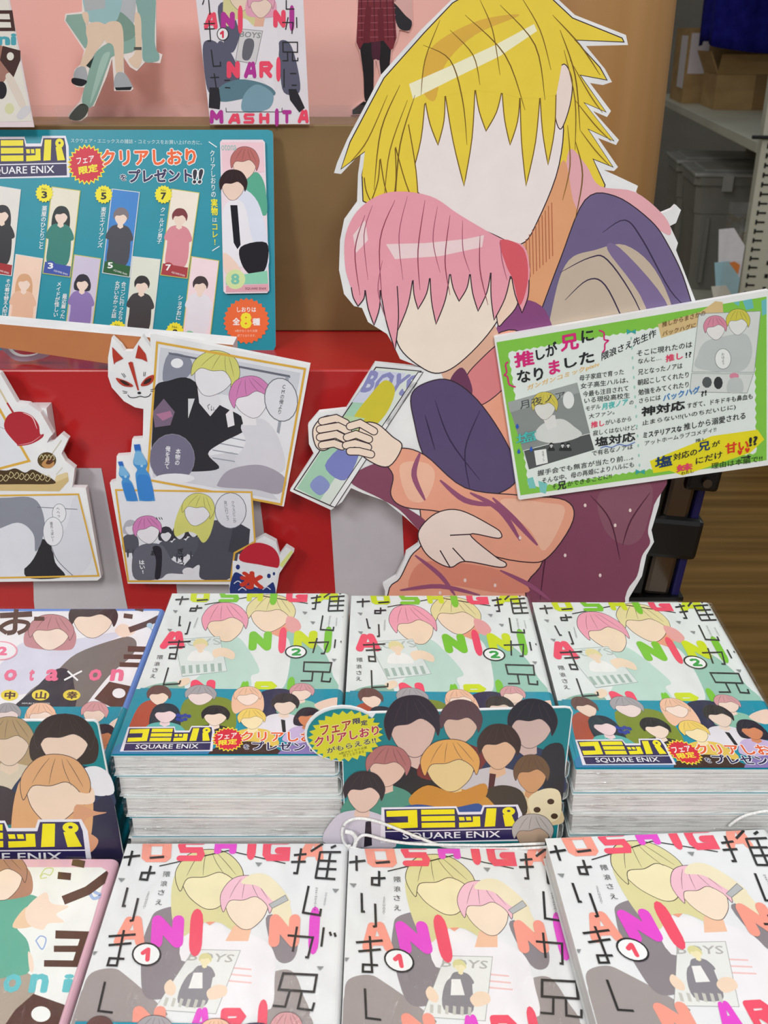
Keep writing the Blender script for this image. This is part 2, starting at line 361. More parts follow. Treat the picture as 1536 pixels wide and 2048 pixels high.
# red box with white stripes
ZR = 1.2-.227; YF = .72
rb = thing('red_display_box', 'glossy red display box with white stripes low on its front', 'box', (-.25, YF, ZT))
box('body', (-.55, .44, 0, .19, .0005, ZR-ZT), M_RED, rb, .0015)
fs_ = Flat(YF)
for q in ([(62, 936), (203, 936), (252, 1200), (275, 1330), (85, 1330), (68, 1200)], [(330, 936), (512, 936), (545, 1200), (560, 1330), (375, 1330), (356, 1200)], [(655, 936), (800, 936), (812, 1200), (820, 1330), (682, 1330), (672, 1200)]):
    P = [hit(x, y, fs_.O, fs_.N) for x, y in q]
    for v in P: v.z = max(v.z, ZT+.002)
    P = [v-rb.location+Vector((0, -.0006, 0)) for v in P]; n = len(P)
    mesh_obj('stripe', P+[v+Vector((0, .0005, 0)) for v in P], [tuple(range(n))[::-1], tuple(range(n, 2*n))]+[(i, (i+1) % n, (i+1) % n+n, i+n) for i in range(n)], mat('#c9c4c8', .4), rb)
# kraft tier standing on it, pink backdrop tier above
ZK = 1.2-.064
kb = thing('kraft_display_tier', 'brown kraft-faced display tier above the red box', 'box', (-.25, .826, ZR))
box('body', (-.55, .40, 0, .082, .0005, ZK-ZR), M_KRAFT, kb, .001)
pb = thing('pink_backdrop', 'pink paper backdrop board at the back of the display', 'backdrop', (-.25, .915, ZT))
box('panel', (-.55, .36, 0, .012, .0005, 1.46-ZT), M_PINK, pb, .0005)
box('clear_sheet', (-.5, .30, .0005, .0015, ZK-ZR+.0002, ZK-ZR+.014), M_CLEAR, kb)

# ================================================================== BACKGROUND SHELVING (right)
GL = Vector((1.062, 3.0, 0)); GA = -math.atan2(.30, 2.4)
g = thing('shelving_unit', 'cream steel shelving unit with slotted posts at the right', 'shelving', GL, GA)
GW = .5; GLN = 2.6
for yy in (0, 1.3, GLN):
    for k, xx in enumerate((0, GW)):
        if yy and not k: continue
        po = box('post', (xx, xx+.085, yy-.025, yy+.025, 0, 2.0), M_STEEL, g, .003)
        if yy == 0 and k == 0:
            for i in range(26):
                zz = .42+i*.026*1.0
                bm = bmesh.new(); add_box(bm, .018, .042, -.0262, -.0250, zz-.0025, zz+.0025); add_box(bm, .016, .021, -.0262, -.0250, zz-.007, zz+.007)
                bm_obj('slot', bm, M_DARK, po)
            for i in range(14):
                zz = .40+i*.038; box('slot', (.066, .076, -.0262, -.0250, zz-.006, zz+.006), M_DARK, po)
for zz in (.275, .919, 1.932):
    box('shelf', (-.0, GW+.085, .03, GLN-.03, zz-.03, zz), M_STEEL, g, .002)
box('back_panel', (GW+.085, GW+.095, 0, GLN, .05, 2.0), mat('#55544a', .7), g)
box('shelf_hook', (-.03, .12, -.034, -.026, .932, .942), M_BLACK, g, .002)
def gl(x, y, z): return GL + Matrix.Rotation(GA, 3, 'Z') @ Vector((x, y, z))
# storage bins
def bin_(x, y, label):
    b = thing('storage_bin', label, 'bin', gl(x, y, .276), GA, 'grey lidded bins on the lower shelf')
    bm = bmesh.new(); W, D, H = .44, .36, .43
    def ring(k, z): return [bm.verts.new((k*sx*W/2+W/2, k*sy*D/2+D/2, z)) for sx, sy in ((-1, -.88), (-.9, -1), (.9, -1), (1, -.88), (1, .88), (.9, 1), (-.9, 1), (-1, .88))]
    rs = [ring(.86, 0), ring(.90, .29), ring(.93, .295), ring(.96, .40), ring(1.0, .40), ring(1.0, .43), ring(.95, .43), ring(.84, .02)]
    for a, c in zip(rs, rs[1:]):
        for i in range(8): bm.faces.new((a[i], a[(i+1) % 8], c[(i+1) % 8], c[i]))
    bm.faces.new(rs[0][::-1]); bm.faces.new(rs[-1]); bm_obj('tub', bm, M_BIN, b)
    bm = bmesh.new(); add_box(bm, -.004, W+.004, -.004, D+.004, .431, .445, .004); add_box(bm, .04, W-.04, .04, D-.04, .444, .454, .004); bm_obj('lid', bm, M_LID, b)
    for xx in (.10, W-.14): box('latch', (xx, xx+.04, -.012, -.004, .38, .44), M_LID, b, .002)
    for i in range(3): box('rib', (.06+i*.13, .075+i*.13, .009, .022, .03, .28), M_BIN, b)
bin_(.0, .98, 'grey lidded storage bin nearest the slotted post'); bin_(-.01, 1.40, 'grey lidded storage bin behind the nearest one, half hidden by the pillar')
# cartons and cloth on the upper shelf
def carton(x, y, w_, d_, h_, label, flap=True):
    c = thing('carton', label, 'carton', gl(x, y, .9195), GA)
    bm = bmesh.new()
    for b_ in ((0, w_, 0, .006), (0, w_, d_-.006, d_), (0, .006, .006, d_-.006), (w_-.006, w_, .006, d_-.006)): add_box(bm, b_[0], b_[1], b_[2], b_[3], 0, h_)
    add_box(bm, .006, w_-.006, .006, d_-.006, 0, .006); bm_obj('walls', bm, M_CARTON, c)
    if flap:
        box('flap', (0, w_, 0, .005, 0, .09), M_CARTON, c, 0, Matrix.Translation((0, 0, h_+.001)) @ Matrix.Rotation(radians(35), 4, 'X'))
        box('flap', (0, .005, 0, d_, 0, .09), M_CARTON, c, 0, Matrix.Translation((0, 0, h_+.001)) @ Matrix.Rotation(radians(-25), 4, 'Y'))
    return c
c1 = carton(.10, 1.38, .42, .34, .13, 'low open cardboard carton under the navy cloth'); box('tape', (.15, .20, -.001, -.0002, .0, .13), mat('#8d6f45', .3), c1)
c2 = carton(.03, 1.78, .34, .4, .30, 'taller cardboard carton with a white label beside the pillar', False)
box('paper_label', (-.0016, -.0004, .02, .2, .06, .27), mat('#e9e2e4', .6), c2); box('paper_label', (.01, .09, -.0016, -.0004, .12, .28), mat('#e6dde2', .6), c2)
# navy cloth draped over a tall carton
c3 = thing('navy_cloth', 'dark navy cloth hanging in folds at the top right corner', 'cloth', gl(.06, 1.22, 1.12), GA)
bm = bmesh.new(); nx, nz_ = 40, 16; grid = []
for k in range(nz_+1):
    row = []
    for i in range(nx+1):
        u = i/nx; v = k/nz_; per = u*1.2
        if per < .4: x, y = -.02, .4-per
        elif per < .8: x, y = -.02+(per-.4), -.0
        else: x, y = .38, (per-.8)
        fold = .012*sin(u*34)*(1-v)+.008*sin(u*61+1)*(1-v)
        z = .0+v*.75+(.02*sin(u*9)*(1-v))
        row.append(bm.verts.new((x+fold*(1 if per < .4 else .2), y-fold-.01, z+.03)))
    grid.append(row)
for k in range(nz_):
    for i in range(nx): bm.faces.new((grid[k][i], grid[k][i+1], grid[k+1][i+1], grid[k+1][i]))
o = bm_obj('drape', bm, M_NAVY, c3, True); sm = o.modifiers.new('thick', 'SOLIDIFY'); sm.thickness = .003
# leaflets in a clear pocket hung on the post, leaflets on lower shelf
lp = thing('leaflet_holder', 'clear plastic leaflet pocket clipped to the slotted post', 'holder', gl(-.062, -.02, .40), GA)
bm = bmesh.new(); add_box(bm, 0, .060, -.0, .002, 0, .36); add_box(bm, 0, .060, -.04, -.038, 0, .20); add_box(bm, 0, .002, -.038, 0, 0, .36); add_box(bm, .002, .060, -.038, 0, 0, .002); bm_obj('pocket', bm, M_CLEAR, lp)
for i, (zz, c, cl) in enumerate([(.235, '#e9e9ee', 'white leaflet poking furthest up from the clear pocket'), (.14, '#a9d3df', 'pale blue leaflet with orange corner poking from the clear pocket'), (.07, '#e6e4d8', 'cream leaflet low in the clear pocket')]):
    l = thing('leaflet', cl, 'leaflet', gl(-.062, -.030-.003*i, .404), GA)
    P = [(.004, .02+zz*.2), (-.022, zz+.045), (.02, zz+.05), (.058, zz), (.058, .02)]
    P = [(x, 0, z) for x, z in P]; n = len(P)
    mesh_obj('sheet', P+[(x, .001, z) for x, _, z in P], [tuple(range(n)), tuple(range(n, 2*n))[::-1]]+[(i_, i_+n, (i_+1) % n+n, (i_+1) % n) for i_ in range(n)], mat(c, .5), l)
    if i == 1:
        mesh_obj('corner_print', [(.02, -.0004, zz+.046), (.05, -.0004, zz+.012), (.052, -.0004, zz+.04), (.035, -.0004, zz+.05)], [(0, 1, 2, 3)], mat('#ef8a3c', .5), l)
for i, (x, y, c, cl) in enumerate([(.02, .12, '#cfd8ee', 'pale flyer pile on the lower shelf edge'), (.10, .40, '#5f78c8', 'blue flyer pile deeper on the lower shelf')]):
    l = thing('flyer_pile', cl, 'flyers', gl(x, y, .2755), GA); bm = bmesh.new()
    for k in range(5): add_box(bm, random.uniform(0, .006), .2+random.uniform(0, .006), random.uniform(0, .006), .24, k*.006, k*.006+.005)
    bm_obj('sheets', bm, mat(c, .5), l)

# leaning rack post right of the table
rp_ = thing('rack_post', 'leaning chrome and black rack post behind the right stack', 'post', (.2475, .80, ZT+.0005))
box('foot', (-.030, .024, -.016, .016, 0, .004), M_BLACK, rp_)
RM = Matrix.Translation((0, 0, .004)) @ Matrix.Rotation(radians(5.6), 4, 'Y')
box('tube', (-.012, .012, -.012, .012, .0, .165), M_CHROME, rp_, .004, RM)
box('side_rail', (-.030, -.014, -.014, .012, .0, .165), M_BLACK, rp_, .002, RM)
box('edge_strip', (.0135, .021, -.012, .012, .0, .165), mat('#1c1a52', .3), rp_, .002, RM)
cl_ = box('clamp', (-.034, .026, -.018, .018, .040, .080), M_BLACK, rp_, .005, RM)
cl2 = box('clamp', (.0, .030, -.017, .016, .107, .165), M_BLACK, rp_, .004, RM)
bm = bmesh.new(); bmesh.ops.create_cone(bm, cap_ends=True, segments=16, radius1=.004, radius2=.004, depth=.004, matrix=RM @ Matrix.Translation((.017, -.019, .117)) @ Matrix.Rotation(pi/2, 4, 'X')); bm_obj('screw', bm, M_CHROME, cl2)

# ================================================================== BOOKS
W, L = .1265, .178
COVERC = {'one': '#e9ebec', 'two': '#e6ecea', 'blue': '#6f93dc', 'pink': '#efbfcf'}
def sect(W, T, g, r=.004):
    w2 = W/2; pts = [(-w2-g*.2, T+g)]; r2 = min(r, T/2.2)
    for k in range(6): a = pi/2-k*pi/10; pts.append((w2-r2+(r2+g)*cos(a), T-r2+(r2+g)*sin(a)))
    for k in range(6): a = -k*pi/10; pts.append((w2-r2+(r2+g)*cos(a), r2+(r2+g)*sin(a)))
    pts.append((-w2-g*.2, -g)); return pts
def c_shell(name, W, T, y0, y1, g, th, m, parent):
    A = sect(W, T, g); B = sect(W, T, g-th); n = len(A)
    vs = [(x, y0, z) for x, z in A]+[(x, y1, z) for x, z in A]+[(x, y0, z) for x, z in B]+[(x, y1, z) for x, z in B]; fs = []
    for i in range(n-1):
        fs += [(i, i+1, n+i+1, n+i)[::-1], (2*n+i, 2*n+i+1, 3*n+i+1, 3*n+i), (i, 2*n+i, 2*n+i+1, i+1)[::-1], (n+i, n+i+1, 3*n+i+1, 3*n+i)[::-1]]
    fs += [(0, n, 3*n, 2*n), (n-1, 3*n-1, 4*n-1, 2*n-1)]
    return mesh_obj(name, vs, fs, m, parent)
BAND_H = .0622
def make_book(loc, yaw, T, kind, label, group, band=True, film=True, cream=False):
    b = thing('comic_book', label, 'book', loc, yaw, group)
    c_shell('cover', W, T, -L/2, L/2, 0, .0004, mat(COVERC[kind], .28, .4, .3), b)
    bm = bmesh.new(); add_box(bm, -W/2+.001, W/2-.0025, -L/2+.0012, L/2-.0012, .0005, T-.0005); bm_obj('page_block', bm, M_PAGE_CREAM if cream else M_PAGE, b)
    if band: c_shell('paper_band', W, T, -L/2-.0002, -L/2+BAND_H, .00025, .0002, mat('#1b93a8', .25, .4, .3), b)
    if film:
        vs = []; fs = []; per = []; e = .0008
        for (x0, y0, x1, y1, n) in ((-W/2-e, -L/2-e, W/2+e, -L/2-e, 40), (W/2+e, -L/2-e, W/2+e, L/2+e, 14), (W/2+e, L/2+e, -W/2-e, L/2+e, 10), (-W/2-e, L/2+e, -W/2-e, -L/2-e, 14)):
            for k in range(n): per.append((x0+(x1-x0)*k/n, y0+(y1-y0)*k/n))
        n = len(per)
        for k in range(5):
            for (x, y) in per:
                d = .0007*noise.noise(Vector((x*90+loc[0]*31, y*90, k*1.7+loc[2]*300))); vs.append((x*(1+d*8), y*(1+d*6), .0006+(T-.0012)*k/4))
        for k in range(4):
            for i in range(n): fs.append((k*n+i, k*n+(i+1) % n, (k+1)*n+(i+1) % n, (k+1)*n+i))
        mesh_obj('shrink_wrap', vs, fs, M_FILM, b, smooth=True)
    return b
ORD = ['top', 'second', 'third', 'fourth', 'fifth', 'sixth', 'seventh', 'eighth']
def stack(x_left, y_rear, ztop, Ts, kinds, where, toplabel, bands, jit, yaw=0, film=None, cream=()):
    """a stack from the top down; returns the top book and its frame"""
    z = ztop; out = None; g = 'comics in the ' + where
    for i, T in enumerate(Ts):
        z -= T; dx, dy, dyaw = (0, 0, 0) if i == 0 else (jit[i % len(jit)])
        loc = (x_left+W/2+dx, y_rear-L/2+dy, z+.0001); lab = toplabel if i == 0 else '%s comic from the top of the %s, page edges showing' % (ORD[i], where)
        if i == len(Ts)-1 and i: lab = 'bottom comic of the %s, resting on the table' % where
        b = make_book(loc, yaw+dyaw, T-.0008, kinds[i % len(kinds)], lab, g, bands[i % len(bands)], film is None or film, i in cream)
        if i == 0: out = (b, BookTop(loc, yaw, T-.0008, W, L))
    return out
J = [(0, 0, 0), (.001, .0004, .004), (.004, -.0002, -.006), (.005, .0006, .003), (.003, 0, 0)]
zr = 1.2-.361; zf = 1.2-.418
A = stack(-.1515, .620, zr, [.015]*7, ['two', 'two', 'two', 'one'], 'rear left stack', 'second-volume comic with 2 in a circle, topmost left of the middle promo card', [True, False, False], J)
B = stack(-.0233, .6185, zr-.001, [.015]*6+[.014], ['two', 'two', 'one'], 'rear middle stack', 'second-volume comic with 2 in a circle, directly behind the oval-tabbed promo card', [True, False], [(0, 0, 0), (.001, 0, -.003), (-.001, .0005, .002)])
C = stack(.1048, .611, zr-.002, [.017, .015, .016, .014, .014, .014, .013], ['two', 'two', 'two'], 'rear right stack', 'second-volume comic with 2 in a circle, nearest the wooden floor', [True, False, True, False], [(0, 0, 0), (-.0005, -.0006, .001), (.0008, .0002, -.002)], cream=(4, 5, 6))
D = stack(-.2838, .617, 1.2-.372, [.0157]*6, ['blue', 'blue'], 'blue-bordered stack', 'blue-bordered comic topmost of its stack, brown brush title', [True, True], [(0, 0, 0), (.001, 0, .003), (-.001, 0, -.002)])
A1 = stack(-.147, .4343, zf, [.016]*3, ['one'], 'front left stack', 'first-volume comic with 1 in a circle and a printed paper band below', [True, True], [(0, 0, 0), (.0005, 0, .002)])
B1 = stack(-.0199, .4305, zf, [.016]*3, ['one'], 'front middle stack', 'first-volume comic with 1 in a circle, below the white cord', [False, False], [(0, 0, 0), (-.0003, 0, -.001)])
D1 = stack(-.2795, .4325, 1.2-.428, [.0127]*3, ['pink'], 'pink-bordered stack', 'pink-bordered comic topmost of its stack at the lower left', [True, True], [(0, 0, 0), (.001, 0, .003)])
C0 = stack(.1105, .4230, zf, [.016]*3, ['one'], 'front right stack', 'first-volume comic lying directly under the tilted unwrapped copy', [False], [(0, 0, 0)])
# tilted unwrapped sample lying across the front right stack
yw = radians(3.2); corner = on_z(1090, 1677, 1.2-.4025)
ctr = corner + Matrix.Rotation(yw, 3, 'Z') @ Vector((W/2, -L/2, 0)); ctr.z = zf+.0003
C1b = make_book(tuple(ctr), yw, .0152, 'one', 'tilted unwrapped first-volume comic at the lower right, corded', 'comics in the front right stack', False, False)
C1 = (C1b, BookTop(tuple(ctr), yw, .0152, W, L))
def share(parts, parent, dz=0.0):
    for o in parts.values():
        c = link(o.copy(), parent); c.location.z += dz
CH = [0]
def new_char(a, name='title_character'): CH[0] += 1; a.part = (name, CH[0])

M_FILM_TOP = film_mat('cover_film', .045, .16, (70, 26, 10))
def top_film(b, T, seed):
    nx_, ny_ = 26, 34; vs = []; fs = []
    for j in range(ny_+1):
        for i in range(nx_+1):
            x = -W/2+W*i/nx_; y = -L/2+L*j/ny_; vs.append((x, y, T+.0022+.0005*noise.noise(Vector((x*70+seed, y*45, seed)))))
    for j in range(ny_):
        for i in range(nx_): k = j*(nx_+1)+i; fs.append((k, k+1, k+nx_+2, k+nx_+1))
    mesh_obj('shrink_wrap', vs, fs, M_FILM_TOP, b, smooth=True)
for k, (bk, tp) in enumerate((A, B, C, D, A1, B1, D1)): top_film(bk, tp.T, k*3.7)

# ------------------------------------------------------------------ cover print: second volume
LIME, GRN, CORAL = '#cfe022', '#7cc832', '#f4506c'
K = '#2b2b2c'
def title_two(a):
    w_ = 9
    S_ = lambda *p: a.stroke(list(p), w_, K)
    new_char(a); S_((1240, 142), (1302, 133)); S_((1245, 172), (1300, 165)); S_((1278, 122), (1266, 206), (1246, 206))
    S_((1318, 138), (1362, 106)); S_((1356, 130), (1345, 218)); S_((1412, 116), (1438, 100)); S_((1352, 135), (1470, 127)); S_((1350, 161), (1450, 156)); S_((1348, 188), (1450, 184)); S_((1343, 219), (1442, 216)); S_((1408, 131), (1400, 216))
    new_char(a); S_((1312, 246), (1298, 331), (1374, 336), (1378, 314))
    new_char(a); S_((1226, 410), (1346, 406), (1320, 476), (1300, 475)); S_((1278, 382), (1252, 472)); S_((1388, 390), (1382, 442)); S_((1420, 400), (1430, 414)); S_((1442, 400), (1452, 412))
    new_char(a); a.stroke([(1200, 527), (1365, 531), (1354, 588), (1196, 582), (1200, 527)], w_, K); S_((1252, 588), (1246, 640), (1178, 640)); S_((1312, 590), (1304, 642), (1354, 646), (1360, 622))
    new_char(a); S_((424, 151), (506, 146)); S_((468, 130), (450, 182)); S_((552, 156), (620, 151)); S_((558, 184), (546, 219), (512, 219), (518, 203), (548, 203)); S_((550, 202), (586, 200))
    new_char(a); S_((452, 250), (446, 306), (458, 306)); S_((514, 284), (494, 356), (480, 358))
    new_char(a); S_((380, 409), (516, 403)); S_((386, 441), (482, 436)); S_((448, 394), (424, 507), (386, 505), (392, 478), (432, 480))
    new_char(a); S_((382, 560), (352, 664), (448, 658), (456, 638))
a = Art(A[1], ZA, rough=.26, coat=.3)
a.part = 'cover_art'
MINT, MINT2, SK, PK, BLD = '#bfdccf', '#9cc9b8', '#f5dcc0', '#f2a3b6', '#e9dda2'
a.blob([(1080, 330), (1230, 380), (1330, 480), (1370, 600), (1380, 700), (980, 700), (960, 520), (1000, 380)], MINT2)
a.blob([(930, 360), (1030, 350), (1110, 400), (1110, 560), (1060, 690), (900, 690), (870, 520)], '#e6eae8')
a.blob([(520, 690), (600, 580), (700, 520), (700, 400), (760, 370), (830, 400), (930, 570), (880, 610), (850, 690)], MINT)
a.blob([(240, 690), (300, 660), (420, 645), (470, 660), (460, 690)], '#8fb9a6')
a.poly([(990, 350), (1010, 250), (1110, 270), (1120, 330), (1050, 375)], '#eda383')
bust(a, 995, 245, 118, BLD, SK, MINT, 'short', .12, 1.15, .80, False)
a.blob([(1100, 250), (1160, 270), (1180, 320), (1130, 350), (1090, 310)], '#eaa7a4')
bust(a, 725, 300, 112, PK, SK, MINT, 'short', -.06, 1.15, .88, False)
a.poly([(420, 390), (690, 372), (735, 580), (465, 612)], '#dfe8e4', '#a9b5b0', 3)
a.text('BOYS', [(430, 395), (690, 380), (700, 420), (440, 436)], '#b9c4c0', .01)
bust(a, 575, 425, 34, BLD, SK, '#f2f2ee', 'short', 0, 1.2, .9)
for k in range(6): a.stroke([(470+k*44, 548-k*3), (474+k*44, 596-k*3)], 22, '#a8bcb2')
a.blob([(650, 455), (720, 440), (780, 470), (770, 510), (700, 490), (660, 500)], SK); a.blob([(440, 640), (500, 620), (510, 650), (450, 675)], SK)
a.stroke([(600, 180), (925, 124), (1222, 173)], 5, K)
a.part = 'letter_print'
for ch, q, c in [('O', (510, 92, 628, 166), LIME), ('S', (680, 92, 812, 166), GRN), ('H', (848, 90, 952, 160), LIME), ('I', (985, 88, 1040, 164), GRN), ('G', (1085, 86, 1220, 166), CORAL), ('A', (1262, 84, 1415, 166), LIME),
                 ('A', (330, 338, 482, 446), CORAL), ('N', (858, 342, 1004, 456), GRN), ('I', (1036, 342, 1094, 448), CORAL), ('N', (1128, 338, 1278, 444), LIME), ('I', (1310, 338, 1368, 444), GRN),
                 ('N', (505, 634, 664, 740), CORAL), ('A', (795, 640, 870, 740), GRN), ('R', (890, 642, 1030, 740), LIME), ('I', (1085, 640, 1144, 740), GRN)]:
    new_char(a, 'block_letter'); block(a, ch, rect(q[0], q[1], q[2], q[3], 8), c)
a.part = 'title_lettering'
title_two(a)
a.part = 'volume_badge'
a.ell(1150, 466, 67, 40, K); a.ell(1150, 466, 58, 33, '#f4f6f5'); block(a, '2', rect(1118, 444, 1184, 490), '#35a24a')
a.part = 'small_lettering'
for ch, x, y in (('隈', 330, 498), ('浪', 312, 538), ('さ', 301, 575), ('え', 287, 611)): a.text(ch, rect(x-17, y-12, x+17, y+12, 4), K)
for x, y in ((424, 222), (390, 335), (1445, 262), (1252, 290), (1204, 231), (1380, 515)): new_char(a, 'triangle_mark'); a.poly([(x-15, y-8), (x+15, y-6), (x, y+10)], '#8c8f90')
a.part = 'romanised_lettering'
a.vtext('SAEKUMANAMI', 560, 258, 535, 325, 10, '#5a5a5c'); a.vtext('OSHIGAANINI', 1396, 262, 1392, 312, 10, '#5a5a5c'); a.vtext('NARIMASHITA', 1356, 250, 1346, 318, 10, '#5a5a5c')
# the printed band
def band_art(a):
    TEAL = '#1593ac'
    a.part = 'band_art'
    def edge(y): t = (y-685)/420; return 218-160*t, 1452-26*t
    l0, r0 = edge(684); l1, r1 = edge(1112)
    a.poly([(l0-4, 684), (r0+10, 700), (r1+10, 1130), (l1-6, 1112)], TEAL)
    a.blob([(200, 800), (330, 760), (380, 860), (300, 1000), (120, 1050)], '#b4513a')
    a.blob([(480, 760), (700, 740), (780, 800), (760, 960), (480, 960)], '#7f8f2a')
    a.blob([(930, 720), (1080, 690), (1180, 760), (1100, 900), (950, 860)], '#2b2a4c')
    bust(a, 325, 735, 62, '#6b4a45', '#f3d9c6', '#2a2c44', 'short', .05, 1.1, .8, False)
    bust(a, 575, 735, 68, '#a7a3a6', '#ecd9d4', '#222228', 'short', .1, 1.3, .75, False)
    bust(a, 860, 740, 68, '#f2c3a4', '#fbe3d4', '#2b2a4c', 'long', 0, 1.15, .7, False)
    bust(a, 1185, 715, 58, '#d99fa2', '#f6dccb', '#8fc6ae', 'short', .1, 1.2, .75)
    a.blob([(1260, 790), (1330, 755), (1410, 745), (1420, 800), (1330, 830)], '#f3d5c2')
    bust(a, 365, 845, 66, '#1f2f3c', '#f0d6d8', '#5fb3ae', 'long', .05, 1.15, .75)
    for k in range(7): a.ell(440+22*(k % 4), 850+24*(k//4)+6*(k % 2), 14, 11, '#2c3f9c', n=10)
    bust(a, 1085, 790, 68, '#2c2326', '#f1dac8', '#e8e4ea', 'short', .08, 1.15, .8)
    a.poly([(1060, 875), (1085, 880), (1090, 950), (1070, 960)], '#1e1d22')
    bust(a, 665, 860, 66, '#1f1d1f', '#f2dcc9', '#2a2526', 'short', .08, 1.2, .78)
    bust(a, 885, 880, 66, '#f0cf6a', '#f7e3b4', '#e8c65a', 'short', -.05, 1.2, .8)
    bust(a, 1225, 870, 62, '#241b2c', '#d98a5f', '#cbb6dc', 'bob', .1, 1.15, .8)
    a.blob([(60, 1105), (120, 1010), (400, 960), (640, 1040), (660, 1110)], '#3a7fae'); a.blob([(640, 1112), (700, 1030), (900, 1010), (1050, 1060), (1060, 1125)], '#40281f'); a.blob([(1050, 1128), (1100, 1040), (1300, 1010), (1440, 1060), (1430, 1130)], '#8a79b4')
    a.part = 'band_lettering'
    logo(a, [(148, 930), (650, 926), (632, 1064), (112, 1066)])
    a.burst(742, 996, 100, 76, '#f6e53a'); a.burst(742, 996, 92, 68, '#d9263c')
    a.text('フェア', [(680, 968), (795, 958), (793, 988), (678, 1000)], '#ffffff', .02); a.text('限定', [(686, 1004), (796, 992), (794, 1026), (686, 1034)], '#f6e53a', .03)
    a.text('クリアしおり', [(822, 950), (1330, 954), (1336, 1012), (822, 1006)], '#e8622c', .03, '#ffffff', .05)
    a.text('を', [(836, 1030), (868, 1028), (868, 1056), (836, 1058)], '#2a2457', .03, '#ffffff', .05)
    a.text('プレゼント!!', [(888, 1010), (1330, 1020), (1334, 1072), (888, 1060)], '#2a2457', .03, '#ffffff', .05)
a.d = max(a.d, .0005); band_art(a)
two = a.build(A[0]); share(two, B[0]); share(two, C[0], .002)

# ------------------------------------------------------------------ cover print: first volume
SAL, MAG, RED1 = '#f9a08e', '#e94fd0', '#f2566e'
a = Art(A1[1], ZA1, rough=.26, coat=.3)
a.part = 'cover_art'
GR, GR2 = '#8f878c', '#a39a98'
a.blob([(-60, 1100), (-40, 960), (10, 870), (130, 845), (210, 890), (400, 1060), (400, 1120)], GR2)
a.blob([(1000, 1110), (1030, 900), (1080, 855), (1160, 870), (1210, 990), (1240, 1120)], GR2)
a.blob([(500, 490), (380, 520), (340, 580), (300, 700), (290, 880), (310, 1000), (400, 1020), (600, 960), (680, 700), (600, 520)], GR)
a.blob([(1000, 560), (1100, 560), (1180, 690), (1150, 800), (1060, 790)], GR)
a.blob([(1030, 480), (1100, 400), (1150, 560), (1080, 640)], '#f0e5c4')
a.blob([(560, 520), (660, 600), (760, 600), (760, 740), (520, 800)], '#f1eef0')
a.poly([(600, 480), (750, 470), (750, 560), (680, 600), (610, 550)], '#eda186')
a.blob([(640, 720), (760, 650), (920, 650), (1040, 740), (1050, 900), (1000, 1100), (640, 1100)], '#f1eef1')
for k in range(3): a.stroke([(790, 840+k*38), (920, 852+k*38)], 9, '#f0c3c0')
bust(a, 680, 360, 178, '#dfd8a0', '#f1e6bb', GR, 'long', -.03, 1.0, .80, False)
a.poly([(820, 600), (920, 610), (900, 690), (770, 690)], '#f2c3a4')
bust(a, 892, 490, 140, '#f3c1d0', '#f6e2cb', '#eeeeee', 'short', .03, 1.0, .92, False)
a.blob([(860, 360), (920, 310), (1010, 315), (1100, 400), (1140, 480), (1050, 470), (960, 380)], '#f0e5c4')
a.poly([(1018, 482), (1112, 428), (1128, 458), (1036, 504)], '#b9bcbd', '#7a7c7e', 3)
a.poly([(590, 738), (856, 744), (716, 1104), (366, 1080)], '#e9eae6', '#9a9a98', 3)
a.text('BOYS', [(575, 752), (825, 768), (805, 812), (552, 800)], '#b5b5b0', .012)
bust(a, 655, 800, 34, '#ddd79c', '#f1e6bb', '#8d8a90', 'short', .1, 1, .9); a.blob([(560, 880), (690, 850), (690, 940), (650, 1060), (500, 1040)], '#8d8a90'); a.poly([(590, 870), (640, 870), (640, 960), (560, 960)], '#f0efec')
for k in range(6): a.stroke([(440+k*42, 1012+k*3), (425+k*42, 1060+k*3)], 18, '#c9c8c0')
a.blob([(425, 940), (460, 910), (490, 960), (470, 1000), (430, 985)], '#f3d9c0'); a.blob([(670, 970), (720, 940), (775, 950), (770, 1000), (690, 1025), (665, 1000)], '#f3d9c0')
a.blob([(-100, 1100), (100, 1080), (380, 1110), (360, 1400), (300, 1640), (60, 1640), (-160, 1400)], GR2); a.blob([(980, 1100), (1240, 1100), (1300, 1400), (1330, 1640), (1060, 1640), (1000, 1350)], GR2)
a.blob([(300, 1480), (520, 1330), (860, 1320), (1020, 1420), (1000, 1560), (640, 1620), (340, 1600)], '#7f9daa'); a.blob([(560, 1700), (600, 1480), (780, 1400), (960, 1480), (900, 1680), (700, 1730)], '#9bb8c4')
a.stroke([(395, 264), (785, 176), (1112, 249)], 6, K)
a.part = 'letter_print'
for ch, q, c in [('O', (288, 108, 462, 244), SAL), ('S', (488, 108, 656, 238), RED1), ('H', (700, 106, 834, 196), MAG), ('I', (884, 102, 948, 204), RED1), ('G', (975, 100, 1138, 238), RED1), ('A', (1180, 104, 1332, 238), SAL),
                 ('A', (135, 546, 314, 718), SAL), ('N', (338, 546, 534, 728), MAG), ('I', (552, 552, 646, 734), RED1), ('N', (1008, 540, 1194, 724), SAL), ('I', (1232, 540, 1308, 722), MAG),
                 ('N', (230, 1062, 430, 1240), SAL), ('A', (560, 1066, 680, 1240), MAG), ('R', (730, 1070, 880, 1240), RED1), ('I', (940, 1066, 1010, 1240), RED1), ('M', (0, 1720, 190, 1860), MAG), ('A', (230, 1740, 400, 1860), SAL), ('S', (440, 1740, 600, 1860), RED1), ('H', (640, 1740, 800, 1860), SAL), ('I', (850, 1730, 920, 1860), MAG), ('T', (960, 1730, 1110, 1860), MAG), ('A', (1150, 1730, 1320, 1860), RED1)]:
    new_char(a, 'block_letter'); block(a, ch, rect(q[0], q[1], q[2], q[3], 10), c)
